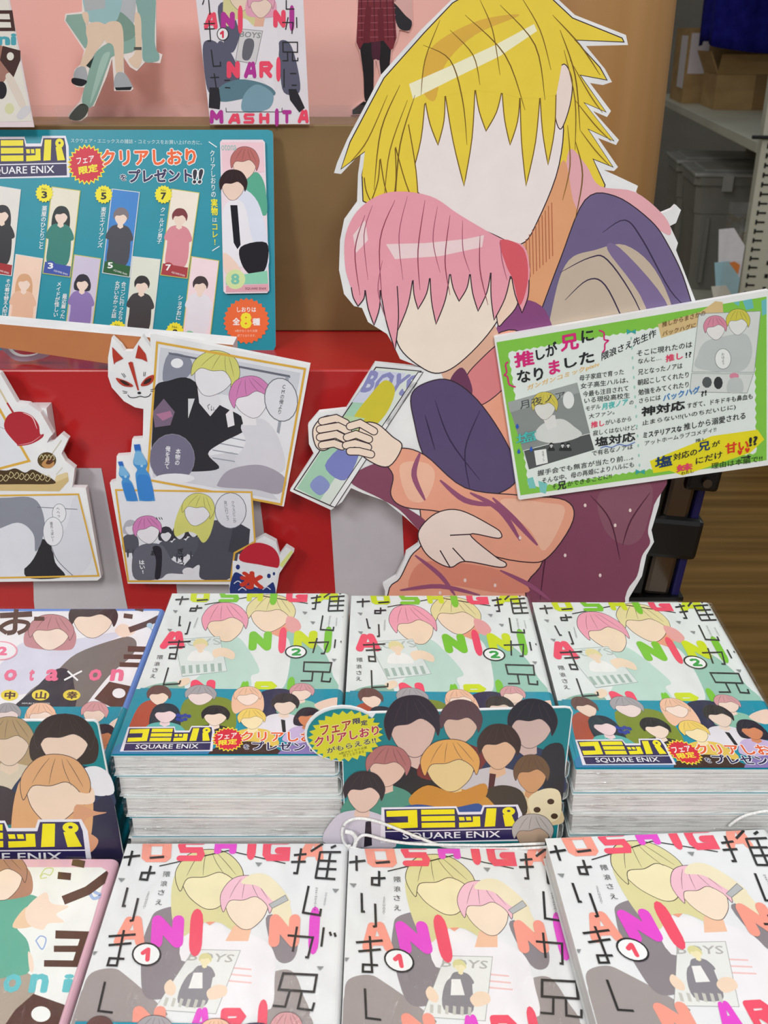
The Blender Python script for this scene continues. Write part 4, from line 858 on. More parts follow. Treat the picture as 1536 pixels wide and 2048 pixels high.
a.part = 'title_lettering'; a.stroke([(-60, 88), (80, 88), (98, 215), (-40, 215)], 26, '#4c3330'); a.stroke([(-40, 150), (90, 152)], 20, '#4c3330'); new_char(a); a.poly([(20, 335), (150, 370), (150, 440), (100, 565), (60, 520), (0, 440)], '#4c3330'); a.ell(76, 412, 26, 30, '#e9e4da'); new_char(a, 'cover_lettering'); a.text('ni', rect(-10, 250, 110, 325), '#52a9b8', .05)
a.build(c)
seat = [(600, -150), (1140, -150), (1142, 380), (1188, 400), (1172, 462), (1060, 455), (1000, 520), (950, 490), (905, 420), (905, 530), (975, 650), (960, 665), (835, 665), (830, 560), (820, 430), (780, 560), (690, 775), (645, 790), (640, 850), (590, 885), (520, 880), (495, 840), (585, 740), (620, 640), (560, 635), (525, 600), (545, 510), (590, 470), (615, 370), (470, 150), (478, 100), (600, 85)]
c, a = tier('figure_cutout', 'seated figure cutout in pale green trousers before the pink backdrop', 'cutout', seat, ZT1, 243, .002, mat('#efe4de', .35), 'figure cutouts on the pink tier')
a.part = 'figure_art'; MT, MT2 = '#8fb0a4', '#7f9d90'
a.blob([(980, -140), (1130, -140), (1132, 300), (1165, 400), (1150, 448), (1050, 445), (1040, 300), (1010, 100)], '#8aafa8'); a.blob([(830, -140), (980, -140), (980, 160), (900, 150)], '#b9bdc0')
a.poly([(490, 110), (610, 100), (640, 250), (650, 330), (620, 355), (480, 150)], MT); a.blob([(690, 400), (800, 310), (980, 260), (985, 370), (830, 410), (790, 480), (680, 770), (600, 745), (640, 560)], MT); a.blob([(740, 430), (800, 380), (790, 440), (690, 700), (660, 740)], '#a9c6bb')
a.blob([(840, 80), (980, 180), (970, 280), (780, 310)], MT2); a.blob([(620, -140), (880, -140), (860, 140), (720, 170), (630, 120)], '#9fc3c6'); a.poly([(610, -60), (770, -60), (770, 60), (625, 80)], '#b4b8ba')
LEG = '#e8cdb4'
a.blob([(630, 240), (640, 180), (720, 160), (785, 200), (770, 280), (700, 380), (620, 500), (585, 480), (640, 320)], LEG); a.blob([(770, 180), (850, 155), (895, 200), (905, 350), (895, 530), (850, 530), (830, 340), (770, 300)], LEG); a.blob([(600, 100), (640, 90), (650, 150), (630, 180)], LEG); a.blob([(985, 110), (1030, 130), (1035, 360), (1035, 450), (1000, 500), (940, 440), (990, 370)], LEG); a.stroke([(980, 355), (1036, 355)], 22, '#5a5a52')
a.blob([(560, 500), (620, 490), (640, 560), (620, 590), (540, 570)], '#aeb2b6'); a.blob([(535, 570), (635, 590), (600, 630), (530, 610)], '#26262a'); a.blob([(850, 540), (910, 535), (960, 610), (960, 640), (840, 640)], '#aeb2b6'); a.poly([(840, 640), (965, 635), (955, 658), (850, 660)], '#26262a'); a.blob([(590, 760), (645, 780), (630, 840), (580, 880), (510, 870), (520, 830)], '#33392c'); a.poly([(630, 480), (690, 410), (660, 500)], '#2a3a34')
a.build(c)
plaid = [(1070, -80), (1420, -80), (1425, 150), (1400, 205), (1340, 190), (1325, 260), (1290, 330), (1275, 500), (1245, 560), (1215, 480), (1190, 385), (1175, 500), (1170, 640), (1180, 700), (1140, 735), (1030, 738), (1035, 700), (1115, 640), (1115, 500), (1085, 340), (1058, 270), (1075, 100)]
c, a = tier('figure_cutout', 'figure cutout with a tied plaid shirt and black trousers beside the big cutout', 'cutout', plaid, ZT2, 231, .002, mat('#e2b3ae', .35), 'figure cutouts on the pink tier')
a.part = 'figure_art'; a.blob([(1300, 20), (1380, 100), (1420, 140), (1400, 195), (1330, 170)], '#2c2b30'); a.blob([(1088, 250), (1160, 250), (1175, 400), (1168, 640), (1120, 640), (1110, 480)], '#221f24'); a.blob([(1210, 240), (1290, 240), (1285, 330), (1270, 480), (1240, 545), (1215, 420)], '#221f24'); a.blob([(1165, 200), (1215, 200), (1215, 370), (1190, 378), (1165, 365)], '#4e2236')
a.poly([(1080, -70), (1300, -70), (1322, 240), (1300, 310), (1285, 320), (1240, 260), (1200, 265), (1110, 275), (1085, 320), (1065, 270)], '#7c2c38')
for k in range(6): a.stroke([(1075, 10+k*46), (1318, 4+k*46)], 5, '#9d5560'); a.stroke([(1096+k*40, -60), (1100+k*42, 260)], 5, '#4a1a26')
a.poly([(1125, 40), (1160, 40), (1150, 275), (1105, 275)], '#6c2430'); a.poly([(1200, 60), (1235, 50), (1245, 262), (1205, 262)], '#6c2430'); a.poly([(1040, 705), (1110, 650), (1165, 660), (1165, 700), (1130, 728), (1040, 732)], '#1d1b1f')
a.build(c)

# ================================================================== ORANGE PLANK SIGN AND LOOP CUTOUT
pk = Flat(.7075)
pts = [(-90, 640), (466, 690), (468, 716), (215, 727), (0, 695), (-90, 684)]
c = sheet_thing('plank_sign', 'orange-brown plank-shaped foam sign with thick white top edge', 'sign', pts, pk)
cut_board(c, 'board', pts, pk, .022, mat('#c07a4c', .5))
lc = Flat(.7345)
pts = [(-10, 372), (45, 372), (115, 455), (200, 488), (320, 478), (440, 425), (520, 430), (450, 492), (280, 532), (150, 525), (60, 460), (-10, 395)]
pts = [(x, 260+(y-372)*1.0+70) for x, y in pts]
c = sheet_thing('loop_cutout', 'white looped foam cutout under the orange plank sign', 'cutout', pts, lc, ZN1)
cut_board(c, 'board', pts, lc, .005, mat('#cfcbe0', .5), ZN1, 4)

# ================================================================== FESTIVAL COLLAGE BOARDS
cb = Flat(.700); GOLD = '#e0b048'
def spacer(root, surf, px, py, t):
    p = hit(px, py, surf.O, surf.N)-surf.base; y1 = YF-.0008-surf.base.y
    box('spacer', (p.x-.02, p.x+.02, p.y+t, y1, p.z-.015, p.z+.015), M_FOAM, root)
R_ = [(505, 122), (488, 215), (488, 300), (505, 350), (560, 412), (610, 440), (648, 447), (645, 580), (597, 583), (590, 655), (527, 660), (524, 772), (496, 780), (577, 1236), (1036, 1240), (1036, 1330), (1238, 1330), (1262, 1190), (1328, 1092), (1292, 1070), (1262, 1110), (1248, 1050), (1195, 1022), (1150, 1046), (1136, 856), (1282, 888), (1401, 250), (700, 108), (678, 112), (680, 168), (642, 116), (606, 170), (596, 186), (562, 186), (545, 160)]
c = sheet_thing('collage_board', 'white foam collage with fox mask, two comic panels, soda bottles and shaved ice', 'sign board', R_, cb, ZN, 'foam collage boards on the red box')
cut_board(c, 'board', R_, cb, .006, M_FOAM, ZN); spacer(c, cb, 440, 830, .0062); spacer(c, cb, 370, 1050, .0062)
a = Art(cb, ZN, rough=.4)
def frame(a, q, w_=9): a.stroke(list(q)+[q[0]], w_, GOLD)
a.part = ('comic_panel', 1)
a.poly([(712, 148), (1374, 268), (1267, 874), (668, 764)], '#e9e9ef'); 
a.poly([(724, 168), (1358, 284), (1330, 440), (1000, 380), (700, 470)], '#d3d5de'); a.blob([(760, 200), (860, 220), (850, 300), (740, 330)], '#8d90a0'); a.ell(800, 240, 28, 22, '#f0f0f4'); 
a.poly([(760, 190), (1310, 295), (1312, 306), (764, 200)], '#6c6f7c'); a.poly([(1290, 300), (1306, 303), (1262, 560), (1250, 550)], '#a2a5b2')
a.poly([(690, 700), (1050, 640), (1110, 700), (1260, 860), (900, 790), (690, 755)], '#d6d6de')
for k in range(4): a.stroke([(960, 560+k*36), (1110, 590+k*34)], 5, '#9da0ac')
a.blob([(700, 350), (760, 320), (860, 310), (980, 420), (1090, 480), (1110, 540), (1000, 600), (940, 650), (990, 715), (860, 730), (700, 720), (690, 500)], '#2d2c32'); a.poly([(850, 400), (880, 400), (850, 490)], '#d9d9de')
a.poly([(890, 330), (960, 330), (1000, 420), (950, 480), (900, 420)], '#e6e4ea'); 
bust(a, 965, 300, 88, '#d9d77a', '#ebe9ee', '#2d2c32', 'short', .35, 1.15, 1, False)
a.blob([(1090, 520), (1180, 490), (1250, 560), (1290, 700), (1240, 740), (1120, 720), (1060, 680), (1110, 600)], '#dcdae2'); a.poly([(1080, 440), (1150, 450), (1160, 520), (1100, 520)], '#eeeaee')
bust(a, 1135, 405, 80, '#d786bc', '#eeeaf0', '#dddddd', 'short', -.2, 1.1, 1, False)
a.blob([(985, 780), (1040, 720), (1180, 700), (1290, 760), (1260, 830), (1150, 810), (1000, 800)], '#a9a2b0'); a.poly([(1020, 470), (1050, 440), (1060, 520), (1030, 530)], '#eeeaf0')
a.poly([(690, 460), (740, 400), (790, 460), (770, 520), (700, 530)], '#7c6880'); a.poly([(705, 470), (770, 455), (780, 480), (735, 500)], '#b37a9a')
a.ell(1270, 405, 76, 100, '#6a6c78', -.15); a.ell(1270, 405, 72, 96, '#e3e3ea', -.15); a.ell(778, 670, 103, 112, '#8a8798'); a.ell(778, 670, 100, 108, '#77738a'); a.ell(790, 760, 90, 22, '#ecebf0'); 
a.vtext('CMの俺より', 1284, 338, 1262, 470, 19, '#38363e', .01); a.vtext('本物の', 806, 626, 800, 700, 22, '#f0eef4', .02); a.vtext('俺を見て', 760, 614, 754, 716, 22, '#f0eef4', .02); a.text('くいっ', [(940, 420), (985, 445), (980, 470), (935, 445)], '#3a3840', .01)
frame(a, [(710, 146), (1378, 266), (1270, 878), (666, 766)], 10)
a.part = ('comic_panel', 2)
a.poly([(526, 812), (1134, 820), (1150, 1040), (1060, 1100), (1046, 1218), (582, 1222)], '#e8e8ee')
for x, y in ((590, 980), (750, 1010), (812, 1000), (875, 990)):
    a.blob([(x-34, y+50), (x, y+30), (x+34, y+50), (x+30, y+110), (x-30, y+110)], '#5a5b66'); a.ell(x-12, y+118, 5, 22, '#4a4b56', n=8); a.ell(x+12, y+118, 5, 22, '#4a4b56', n=8); bust(a, x, y+5, 28, '#3c3a42' if x > 700 else '#b8b6c0', '#e6e4ea', '#5a5b66', 'bob', 0, 1, 1, False)
a.blob([(900, 1000), (960, 950), (1040, 970), (1080, 1050), (1040, 1210), (910, 1214), (900, 1150), (840, 1190), (825, 1165), (890, 1080)], '#53535e'); a.poly([(1060, 950), (1130, 990), (1120, 1110), (1030, 1090)], '#45454f')
bust(a, 892, 910, 62, '#d9d77a', '#ebe9ee', '#53535e', 'long', .25, 1.1, 1, False)
a.blob([(600, 1110), (640, 1060), (730, 1060), (780, 1130), (850, 1160), (840, 1190), (760, 1190), (720, 1214), (610, 1214)], '#6a6a76'); a.blob([(690, 1070), (730, 1080), (726, 1200), (700, 1210), (705, 1130)], '#2d2c34'); bust(a, 668, 1000, 56, '#d786bc', '#eeeaf0', '#666666', 'short', -.15, 1.08, .95, False); a.ell(852, 1180, 28, 18, '#e6e4ea')
a.ell(1042, 905, 72, 82, '#6a6c78'); a.ell(1042, 905, 69, 79, '#e0e0e8'); a.vtext('クラスどこか', 1052, 862, 1062, 960, 15, '#38363e'); a.vtext('見に行こう', 1018, 862, 1030, 950, 15, '#38363e')
a.vtext('ぎゅっ', 815, 1076, 822, 1152, 26, '#2a2830', .02); a.vtext('はい!', 640, 1130, 648, 1190, 22, '#f2f2f4', .03); a.text('あ', rect(682, 1086, 704, 1108), '#1e1d22', .02)
for x in (706, 718, 728): a.stroke([(x, 935), (x+6, 946)], 3, '#3a3840')
frame(a, [(524, 812), (1136, 822), (1152, 1046), (1060, 1096), (1042, 1222), (580, 1224)], 8)
a.part = ('shaved_ice', 1)
a.blob([(1085, 1130), (1100, 1080), (1160, 1050), (1230, 1070), (1262, 1120), (1250, 1166), (1180, 1150)], '#c22a3c'); a.poly([(1262, 1150), (1316, 1084), (1324, 1094), (1276, 1164)], '#dfe48c'); a.poly([(1052, 1130), (1262, 1166), (1230, 1310), (1046, 1300)], '#eef0f4'); a.blob([(1056, 1190), (1100, 1200), (1150, 1250), (1200, 1250), (1236, 1230), (1228, 1305), (1050, 1298)], '#2a3c7c'); a.ell(1075, 1160, 10, 12, '#2a3c7c', n=8); a.ell(1215, 1200, 9, 11, '#2a3c7c', n=8); a.ell(1238, 1190, 6, 8, '#2a3c7c', n=8)
for x, y in ((1075, 1235), (1095, 1265), (1205, 1262)): a.line([(x-18, y), (x, y-12), (x+18, y)], 4, '#dfe4f0')
a.text('氷', [(1090, 1178), (1188, 1190), (1184, 1262), (1088, 1250)], '#d2402f', .07)
a.z = ZN1; a.part = ('fox_mask', 1)
a.poly([(1078, 352), (1186, 464), (1110, 500), (1096, 522), (1082, 440)], '#b83c2c'); a.poly([(1330, 332), (1400, 420), (1416, 496), (1360, 470), (1300, 458)], '#b83c2c'); a.poly([(1232, 505), (1256, 494), (1276, 500), (1336, 768), (1322, 770)], '#b83c2c')
a.blob([(1114, 650), (1170, 664), (1230, 688), (1278, 722), (1260, 736), (1190, 728), (1140, 695)], '#b83c2c'); a.blob([(1150, 672), (1200, 680), (1250, 720), (1200, 716)], '#3a2420'); a.blob([(1476, 622), (1470, 680), (1420, 720), (1358, 728), (1360, 700), (1410, 645)], '#b83c2c'); a.blob([(1454, 650), (1440, 690), (1380, 712), (1400, 670)], '#3a2420')
for p in ([(1168, 606), (1198, 648)], [(1186, 606), (1208, 640)], [(1382, 592), (1380, 634)], [(1398, 592), (1392, 634)], [(1176, 774), (1224, 786)], [(1182, 794), (1220, 796)], [(1446, 764), (1490, 754)], [(1444, 780), (1476, 776)]): a.stroke(p, 5, '#26242a')
a.ell(1338, 794, 18, 12, '#26242a'); a.line([(1228, 812), (1250, 836), (1300, 838), (1346, 826), (1390, 834), (1430, 824), (1450, 798)], 7, '#26242a')
def bottle(a, i, T):
    a.part = ('soda_bottle', i); a.blob([T(-24, 0), T(24, 0), T(26, 60), T(52, 110), T(58, 150), T(36, 190), T(60, 240), T(66, 420), T(50, 440), T(-50, 440), T(-66, 420), T(-60, 240), T(-36, 190), T(-58, 150), T(-52, 110), T(-26, 60)], '#4a96d6'); a.blob([T(-24, 50), T(24, 50), T(50, 120), T(40, 150), T(-40, 150), T(-50, 120)], '#7db8e2'); a.poly([T(-26, -10), T(26, -14), T(27, 34), T(-27, 34)], '#2f6cc4'); a.blob([T(-50, 250), T(10, 230), T(56, 260), T(58, 420), T(-56, 420)], '#3c86d2'); a.ell(*T(8, 160), 13, 13, '#a9d2ee', n=10)
bottle(a, 1, lambda x, y: (1318+x*1.15+y*.22, 1302+y*1.2)); bottle(a, 2, lambda x, y: (1158+x*.85+y*.26, 1462+y*.84))
a.build(c)
L_ = [Zoom(0, 620, 4.8)(p) for p in [(-400, 480), (0, 608), (165, 890), (270, 902), (390, 985), (508, 1192), (470, 1230), (450, 1275), (500, 1270), (592, 1188), (655, 1240), (590, 1380), (630, 1450), (718, 1520), (702, 1650), (690, 1706), (824, 1710)]] + [ZN(p) for p in [(388, 808), (457, 1208), (440, 1222), (-420, 1234)]]
cl3 = Flat(.700); c = sheet_thing('collage_board', 'white foam collage with candy apple, skewered snacks and a comic panel', 'sign board', L_, cl3, PX, 'foam collage boards on the red box')
cut_board(c, 'board', L_, cl3, .006, M_FOAM); spacer(c, cl3, 60, 1060, .0062); spacer(c, cl3, 40, 860, .0062)
a = Art(cl3, ZN1, rough=.4)
a.part = ('comic_panel', 1); a.poly([(-380, 800), (0, 940), (280, 1450), (-380, 1620)], '#e6e8ee'); a.stroke([(-20, 925), (280, 1448), (-380, 1620)], 24, GOLD); a.line([(0, 1120), (40, 1140), (120, 1160)], 4, '#8a8c98')
a.part = ('candy_apple', 1); a.stroke([(-60, 660), (130, 1000)], 16, '#d9c9a4'); a.stroke([(68, 890), (140, 1005)], 16, '#b52a36'); a.blob([(42, 1080), (90, 1000), (190, 975), (300, 1010), (370, 1100), (385, 1190), (420, 1190), (400, 1230), (300, 1285), (180, 1305), (160, 1285), (100, 1220), (50, 1150)], '#b52a36'); a.line([(220, 985), (310, 1030), (355, 1140)], 10, '#f0c6c8', taper=True); a.line([(170, 1296), (300, 1270), (400, 1200)], 7, '#e39aa2', taper=True)
a.part = ('snack_ball', 1); a.stroke([(500, 1380), (590, 1250)], 8, '#cfc6ae'); a.ell(450, 1442, 90, 78, '#5a4322'); a.blob([(400, 1480), (450, 1430), (520, 1460), (500, 1510), (440, 1518)], '#c8935c'); a.blob([(440, 1470), (480, 1420), (520, 1440), (480, 1480)], '#5e3524')
for k in range(4): a.line([(380+k*36, 1420), (400+k*36, 1390), (415+k*36, 1425), (398+k*36, 1440)], 6, '#e0d4a4')
a.part = ('snack_tray', 1); a.poly([(-380, 1640), (0, 1660), (520, 1660), (650, 1560), (660, 1640), (570, 1740), (-380, 1730)], '#d6bb84'); a.poly([(520, 1660), (540, 1590), (640, 1556), (655, 1600)], '#e4cf9e'); a.stroke([(540, 1580), (600, 1512)], 6, '#cfc6ae'); a.blob([(-300, 1640), (-100, 1540), (60, 1540), (150, 1520), (240, 1560), (310, 1530), (400, 1570), (500, 1620), (515, 1668), (200, 1672), (-300, 1672)], '#4c3820')
for k in range(11): x = -60+k*50; yo = random.uniform(-22, 18) if 60 < x else 10; a.line([(x, 1604+yo), (x+20+random.uniform(-8, 8), 1572+yo), (x+42, 1600+yo), (x+16, 1632+yo), (x-6, 1612+yo)], 6, '#d9cc9a')
a.z = ZN; a.part = ('comic_panel', 2); a.poly([(-420, 850), (350, 838), (440, 1196), (-420, 1214)], '#e6e8ee'); a.blob([(130, 1110), (170, 1040), (230, 1050), (250, 1140), (290, 1204), (120, 1206)], '#2b2a30'); a.blob([(230, 1060), (300, 980), (330, 850), (360, 850), (420, 1090), (360, 1200), (300, 1190)], '#dfe0e8'); a.line([(230, 1060), (260, 1130), (330, 1200)], 3, '#6a6c78')
a.blob([(-300, 900), (-100, 840), (100, 860), (190, 940), (180, 1060), (120, 1160), (0, 1206), (-300, 1206)], '#e2e4ec'); a.blob([(-300, 850), (0, 848), (150, 850), (200, 940), (190, 1040), (160, 1090), (150, 1010), (80, 960), (-60, 1000), (-300, 980)], '#8e919e'); a.stroke([(170, 890), (350, 900)], 3, '#6a6c78')
a.ell(268, 918, 32, 44, '#6a6c78'); a.ell(268, 918, 30, 42, '#eeeef3'); a.ell(240, 1000, 46, 66, '#6a6c78'); a.ell(240, 1000, 44, 64, '#eeeef3'); a.vtext('へへっ', 262, 892, 266, 936, 14, '#38363e', .01); a.vtext('彼氏っぽい?', 232, 956, 240, 1046, 13, '#38363e', .01)
frame(a, [(-420, 845), (354, 832), (446, 1200), (-420, 1218)], 8)
a.build(c)

# ================================================================== LARGE FIGURE STANDEE (plain stand-in figures)
sd = Flat(.690)
O_ = [(905, -2), (960, -34), (1040, -40), (1105, -12), (1150, 30), (1252, 70), (1256, 90), (1172, 92), (1210, 138), (1224, 164), (1206, 170), (1180, 166), (1222, 222), (1214, 234), (1186, 222), (1238, 280), (1232, 290), (1196, 276), (1236, 334), (1228, 342), (1208, 340), (1276, 372), (1272, 384), (1320, 428), (1344, 418), (1352, 410), (1362, 420), (1352, 446), (1340, 452), (1356, 486), (1352, 500), (1392, 604), (1402, 700), (1376, 850), (1328, 955), (1318, 1010), (1303, 1060), (1308, 1084), (1293, 1110), (1284, 1152), (1258, 1196), (1252, 1322),
      (772, 1322), (770, 1182), (766, 1170), (792, 1154), (808, 1122), (812, 1106), (836, 1090), (840, 1062), (812, 1036), (770, 1002), (725, 986), (702, 976), (684, 1004), (662, 1020), (580, 982), (628, 908), (618, 888), (616, 850), (638, 824), (692, 818), (750, 726), (846, 736), (800, 718), (788, 692), (774, 668), (736, 644), (724, 616), (708, 612), (688, 588), (678, 540), (680, 480), (688, 440), (714, 404), (716, 348), (722, 306), (682, 348), (668, 346), (674, 326), (694, 280), (732, 208), (762, 150), (842, 60)]
c = sheet_thing('figure_standee', 'large cutout of a yellow-haired figure hugging a pink-haired one', 'standee', O_, sd)
cut_board(c, 'board', O_, sd, .005)
p0 = hit(1000, 1150, sd.O, sd.N)-sd.base
sv = [Vector((p0.x-.03, .0052, .0)), Vector((p0.x+.03, .0052, .0)), Vector((p0.x+.03, .0052, .16)), Vector((p0.x-.03, .0052, .16)), Vector((p0.x-.03, .0245, .0)), Vector((p0.x+.03, .0245, .0)), Vector((p0.x+.03, .0080, .16)), Vector((p0.x-.03, .0080, .16))]
mesh_obj('strut', sv, [(0, 1, 2, 3), (7, 6, 5, 4), (0, 4, 5, 1), (1, 5, 6, 2), (2, 6, 7, 3), (3, 7, 4, 0)], M_FOAM, c)
a = Art(sd, PX, rough=.4); LN = '#3a2a34'
YH, YH2, YH3 = '#f2d647', '#e4b548', '#faf6d4'
a.part = ('figure_art', 1)
# tall figure: hair mass, neck, top, blank face
a.poly([(905, 6), (960, -26), (1040, -32), (1100, -6), (1145, 36), (1244, 76), (1248, 84), (1150, 80), (1200, 135), (1214, 160), (1160, 150), (1212, 224), (1168, 205), (1228, 282), (1176, 258), (1226, 334), (1186, 318), (1210, 370), (1200, 410), (1160, 450), (1100, 470), (1040, 420), (900, 400), (850, 430), (800, 425), (752, 415), (726, 402), (724, 350), (734, 300), (682, 338), (700, 284), (738, 212), (768, 156), (848, 66)], YH, LN, 2.2)
a.blob([(1138, 300), (1172, 330), (1200, 372), (1270, 384), (1330, 434), (1340, 470), (1300, 450), (1230, 420), (1180, 440), (1150, 470), (1130, 400)], '#eeb2ba')
a.blob([(1048, 480), (1096, 390), (1128, 320), (1146, 400), (1168, 470), (1110, 590), (1064, 650), (1040, 580)], '#eaa87c')
a.blob([(1170, 400), (1230, 392), (1300, 440), (1336, 490), (1372, 570), (1394, 680), (1372, 850), (1322, 955), (1100, 1000), (1030, 760), (1075, 640), (1120, 520)], '#74668e', LN, 2.2)
a.blob([(1138, 520), (1190, 500), (1250, 490), (1310, 540), (1350, 640), (1340, 740), (1180, 740), (1100, 700), (1110, 590)], '#cbb9a6'); a.blob([(1215, 500), (1240, 496), (1330, 600), (1350, 690), (1325, 700), (1280, 590)], '#83719a')
for p in ([(1120, 545), (1180, 515), (1215, 520), (1270, 600), (1305, 690)], [(1130, 600), (1175, 560), (1210, 570), (1250, 650), (1270, 700)], [(1205, 465), (1250, 440), (1285, 480), (1340, 580), (1380, 620)]): a.line(p, 3, '#3f3350', taper=True)
a.blob([(1075, 985), (1320, 950), (1308, 1010), (1296, 1060), (1300, 1086), (1284, 1112), (1274, 1152), (1250, 1196), (1244, 1318), (1030, 1318), (1060, 1150)], '#874a62')
a.blob([(1200, 985), (1300, 965), (1290, 1060), (1255, 1090), (1210, 1060)], '#8e5a6c')
for p in ([(1180, 990), (1220, 1040), (1240, 1120)], [(1300, 985), (1262, 1040), (1245, 1090)], [(1110, 1010), (1090, 1120), (1080, 1200)]): a.line(p, 3, '#55283c', taper=True)
a.blob([(826, 255), (816, 330), (836, 385), (880, 408), (915, 435), (985, 468), (1042, 488), (1076, 440), (1118, 330), (1122, 220), (1060, 150), (940, 150), (860, 190)], '#f8ecea', LN, 2.2)
a.blob([(1108, 160), (1128, 128), (1144, 160), (1140, 210), (1122, 258), (1110, 230)], '#f6e2da', LN, 2)
# plain swept fringe
def locks(top, bases, tips, col, ol):
    """a fringe: smooth crown cap, then one pointed lock per gap of the lower edge"""
    P = [tuple(v) for v in crom(top, 5, False)] + bases
    for k, t in enumerate(tips):
        b0, b1 = bases[k], bases[k+1]; L_c = crom([(b0[0], b0[1]-6), ((b0[0]*.5+t[0]*.5)+5, b0[1]*.5+t[1]*.5), t], 4, False); R_c = crom([t, ((b1[0]*.5+t[0]*.5)-3, b1[1]*.5+t[1]*.5), (b1[0], b1[1]-6)], 4, False)
        Q = [tuple(v) for v in L_c] + [tuple(v) for v in R_c[1:]]
        a.poly(Q, col); a.stroke(Q, 2.2, ol)
    a.poly(P, col)
locks([(724, 352), (742, 240), (790, 150), (850, 66), (910, 16), (1000, -22), (1090, 8), (1124, 90), (1118, 160)], [(1112, 190), (1080, 196), (1040, 196), (1004, 186), (950, 180), (890, 192), (850, 206), (816, 250), (790, 296), (760, 318), (728, 356)], [(1096, 330), (1052, 372), (1020, 290), (972, 262), (928, 372), (876, 290), (824, 350), (838, 432), (784, 420), (742, 404)], YH, '#7d5f22')
a.poly([tuple(v) for v in crom([(850, 120), (880, 80), (960, 40), (1040, 30), (950, 70), (890, 130), (870, 200), (845, 180)], 5)], YH2)
a.poly([(818, 168), (900, 132), (990, 90), (1068, 48), (1074, 62), (1000, 112), (910, 156), (826, 198)], YH3)
for p in ([(846, 90), (900, 120), (925, 200), (934, 290)], [(930, 30), (1010, 110), (1050, 220)], [(1000, 10), (1070, 90), (1090, 200)], [(800, 170), (762, 260), (748, 380)], [(830, 190), (800, 290), (790, 410)], [(1120, 60), (1150, 150), (1160, 260)], [(1105, 30), (1160, 90), (1200, 150)], [(1150, 280), (1165, 350), (1150, 440)]): a.line(p, 2.6, '#7d5f22', taper=True)
a.blob([(1000, 640), (1040, 600), (1090, 620), (1110, 700), (1060, 740), (990, 700)], '#8c4c80')
for k in range(16):
    x = 1052+k*6.4; y0 = 478-k*9.5; y1 = 610-k*2.5+(k % 3)*10
    if k < 9: a.stroke([(x, max(y0, 405)), (x+2, 560-k*6)], 1.6, '#b86a4a')
for p in ([(880, 40), (850, 120), (842, 190)], [(960, 0), (985, 60), (1000, 150)], [(1040, -10), (1080, 60), (1102, 140)], [(900, 60), (946, 110), (960, 170)], [(775, 190), (735, 280), (700, 325)], [(815, 200), (780, 300), (768, 400)], [(1128, 100), (1150, 200), (1150, 300)], [(1140, 120), (1180, 190), (1205, 225)], [(1150, 200), (1190, 250), (1222, 282)], [(1160, 260), (1190, 300), (1220, 332)], [(1135, 250), (1140, 330), (1125, 400)]): a.line(p, 2.2, '#8a6a26', taper=True)
# shorter figure: hoodie, blank face, pink hair
a.part = ('figure_art', 2)
SA, SA2, SA3 = '#f0a88e', '#e08e78', '#9a5678'
a.blob([(780, 1318), (776, 1188), (800, 1156), (822, 1112), (846, 1080), (840, 1000), (860, 880), (900, 760), (960, 690), (1030, 660), (1080, 720), (1090, 860), (1100, 1000), (1086, 1120), (1050, 1180), (1060, 1318)], SA, LN, 2.2)
a.poly([(880, 740), (960, 680), (990, 650), (1010, 700), (940, 790), (900, 790)], '#e3b49c')
a.blob([(930, 760), (960, 720), (1010, 680), (1050, 690), (1040, 740), (980, 800), (940, 810)], '#e0878a', LN, 2); a.blob([(900, 760), (925, 735), (945, 780), (930, 810), (905, 800)], '#6f3c5c')
a.blob([(786, 575), (786, 640), (800, 696), (842, 734), (878, 746), (920, 725), (976, 668), (1010, 610), (1014, 555), (940, 520), (840, 520)], '#f9e8d8', LN, 2.2)
a.blob([(995, 600), (1022, 556), (1038, 568), (1034, 610), (1010, 640), (996, 650)], '#f7d8c4', LN, 2)
locks([(700, 570), (690, 530), (692, 466), (722, 414), (780, 384), (860, 392), (920, 430), (1000, 476), (1048, 492), (1060, 540)], [(1058, 560), (1022, 552), (982, 545), (940, 548), (900, 548), (860, 556), (826, 560), (794, 572), (760, 580), (730, 580), (702, 574)], [(1044, 625), (988, 640), (956, 622), (918, 602), (872, 648), (836, 618), (796, 660), (790, 700), (748, 650), (716, 612)], '#f3a6b5', LN)
a.blob([(1000, 480), (1046, 496), (1056, 556), (1040, 610), (1026, 560), (1012, 530)], '#e0606c')
a.poly([(772, 488), (850, 486), (930, 478), (968, 470), (964, 494), (880, 512), (790, 518)], '#f8dcde'); a.poly([(706, 470), (730, 440), (736, 480), (712, 506)], '#f8dcde')
for p in ([(790, 400), (760, 480), (764, 600)], [(850, 400), (836, 500), (840, 580)], [(900, 430), (890, 520), (900, 590)], [(960, 470), (960, 540), (976, 610)], [(730, 430), (710, 500), (720, 590)]): a.line(p, 2.4, '#9c4a60', taper=True)
for p in ([(745, 410), (728, 470), (736, 560)], [(815, 392), (798, 470), (806, 560)], [(875, 412), (866, 480), (880, 545)], [(925, 440), (926, 500), (940, 545)], [(1000, 480), (1004, 520), (1014, 560)], [(765, 520), (756, 580), (772, 640)]): a.line(p, 2, '#b0627a', taper=True)
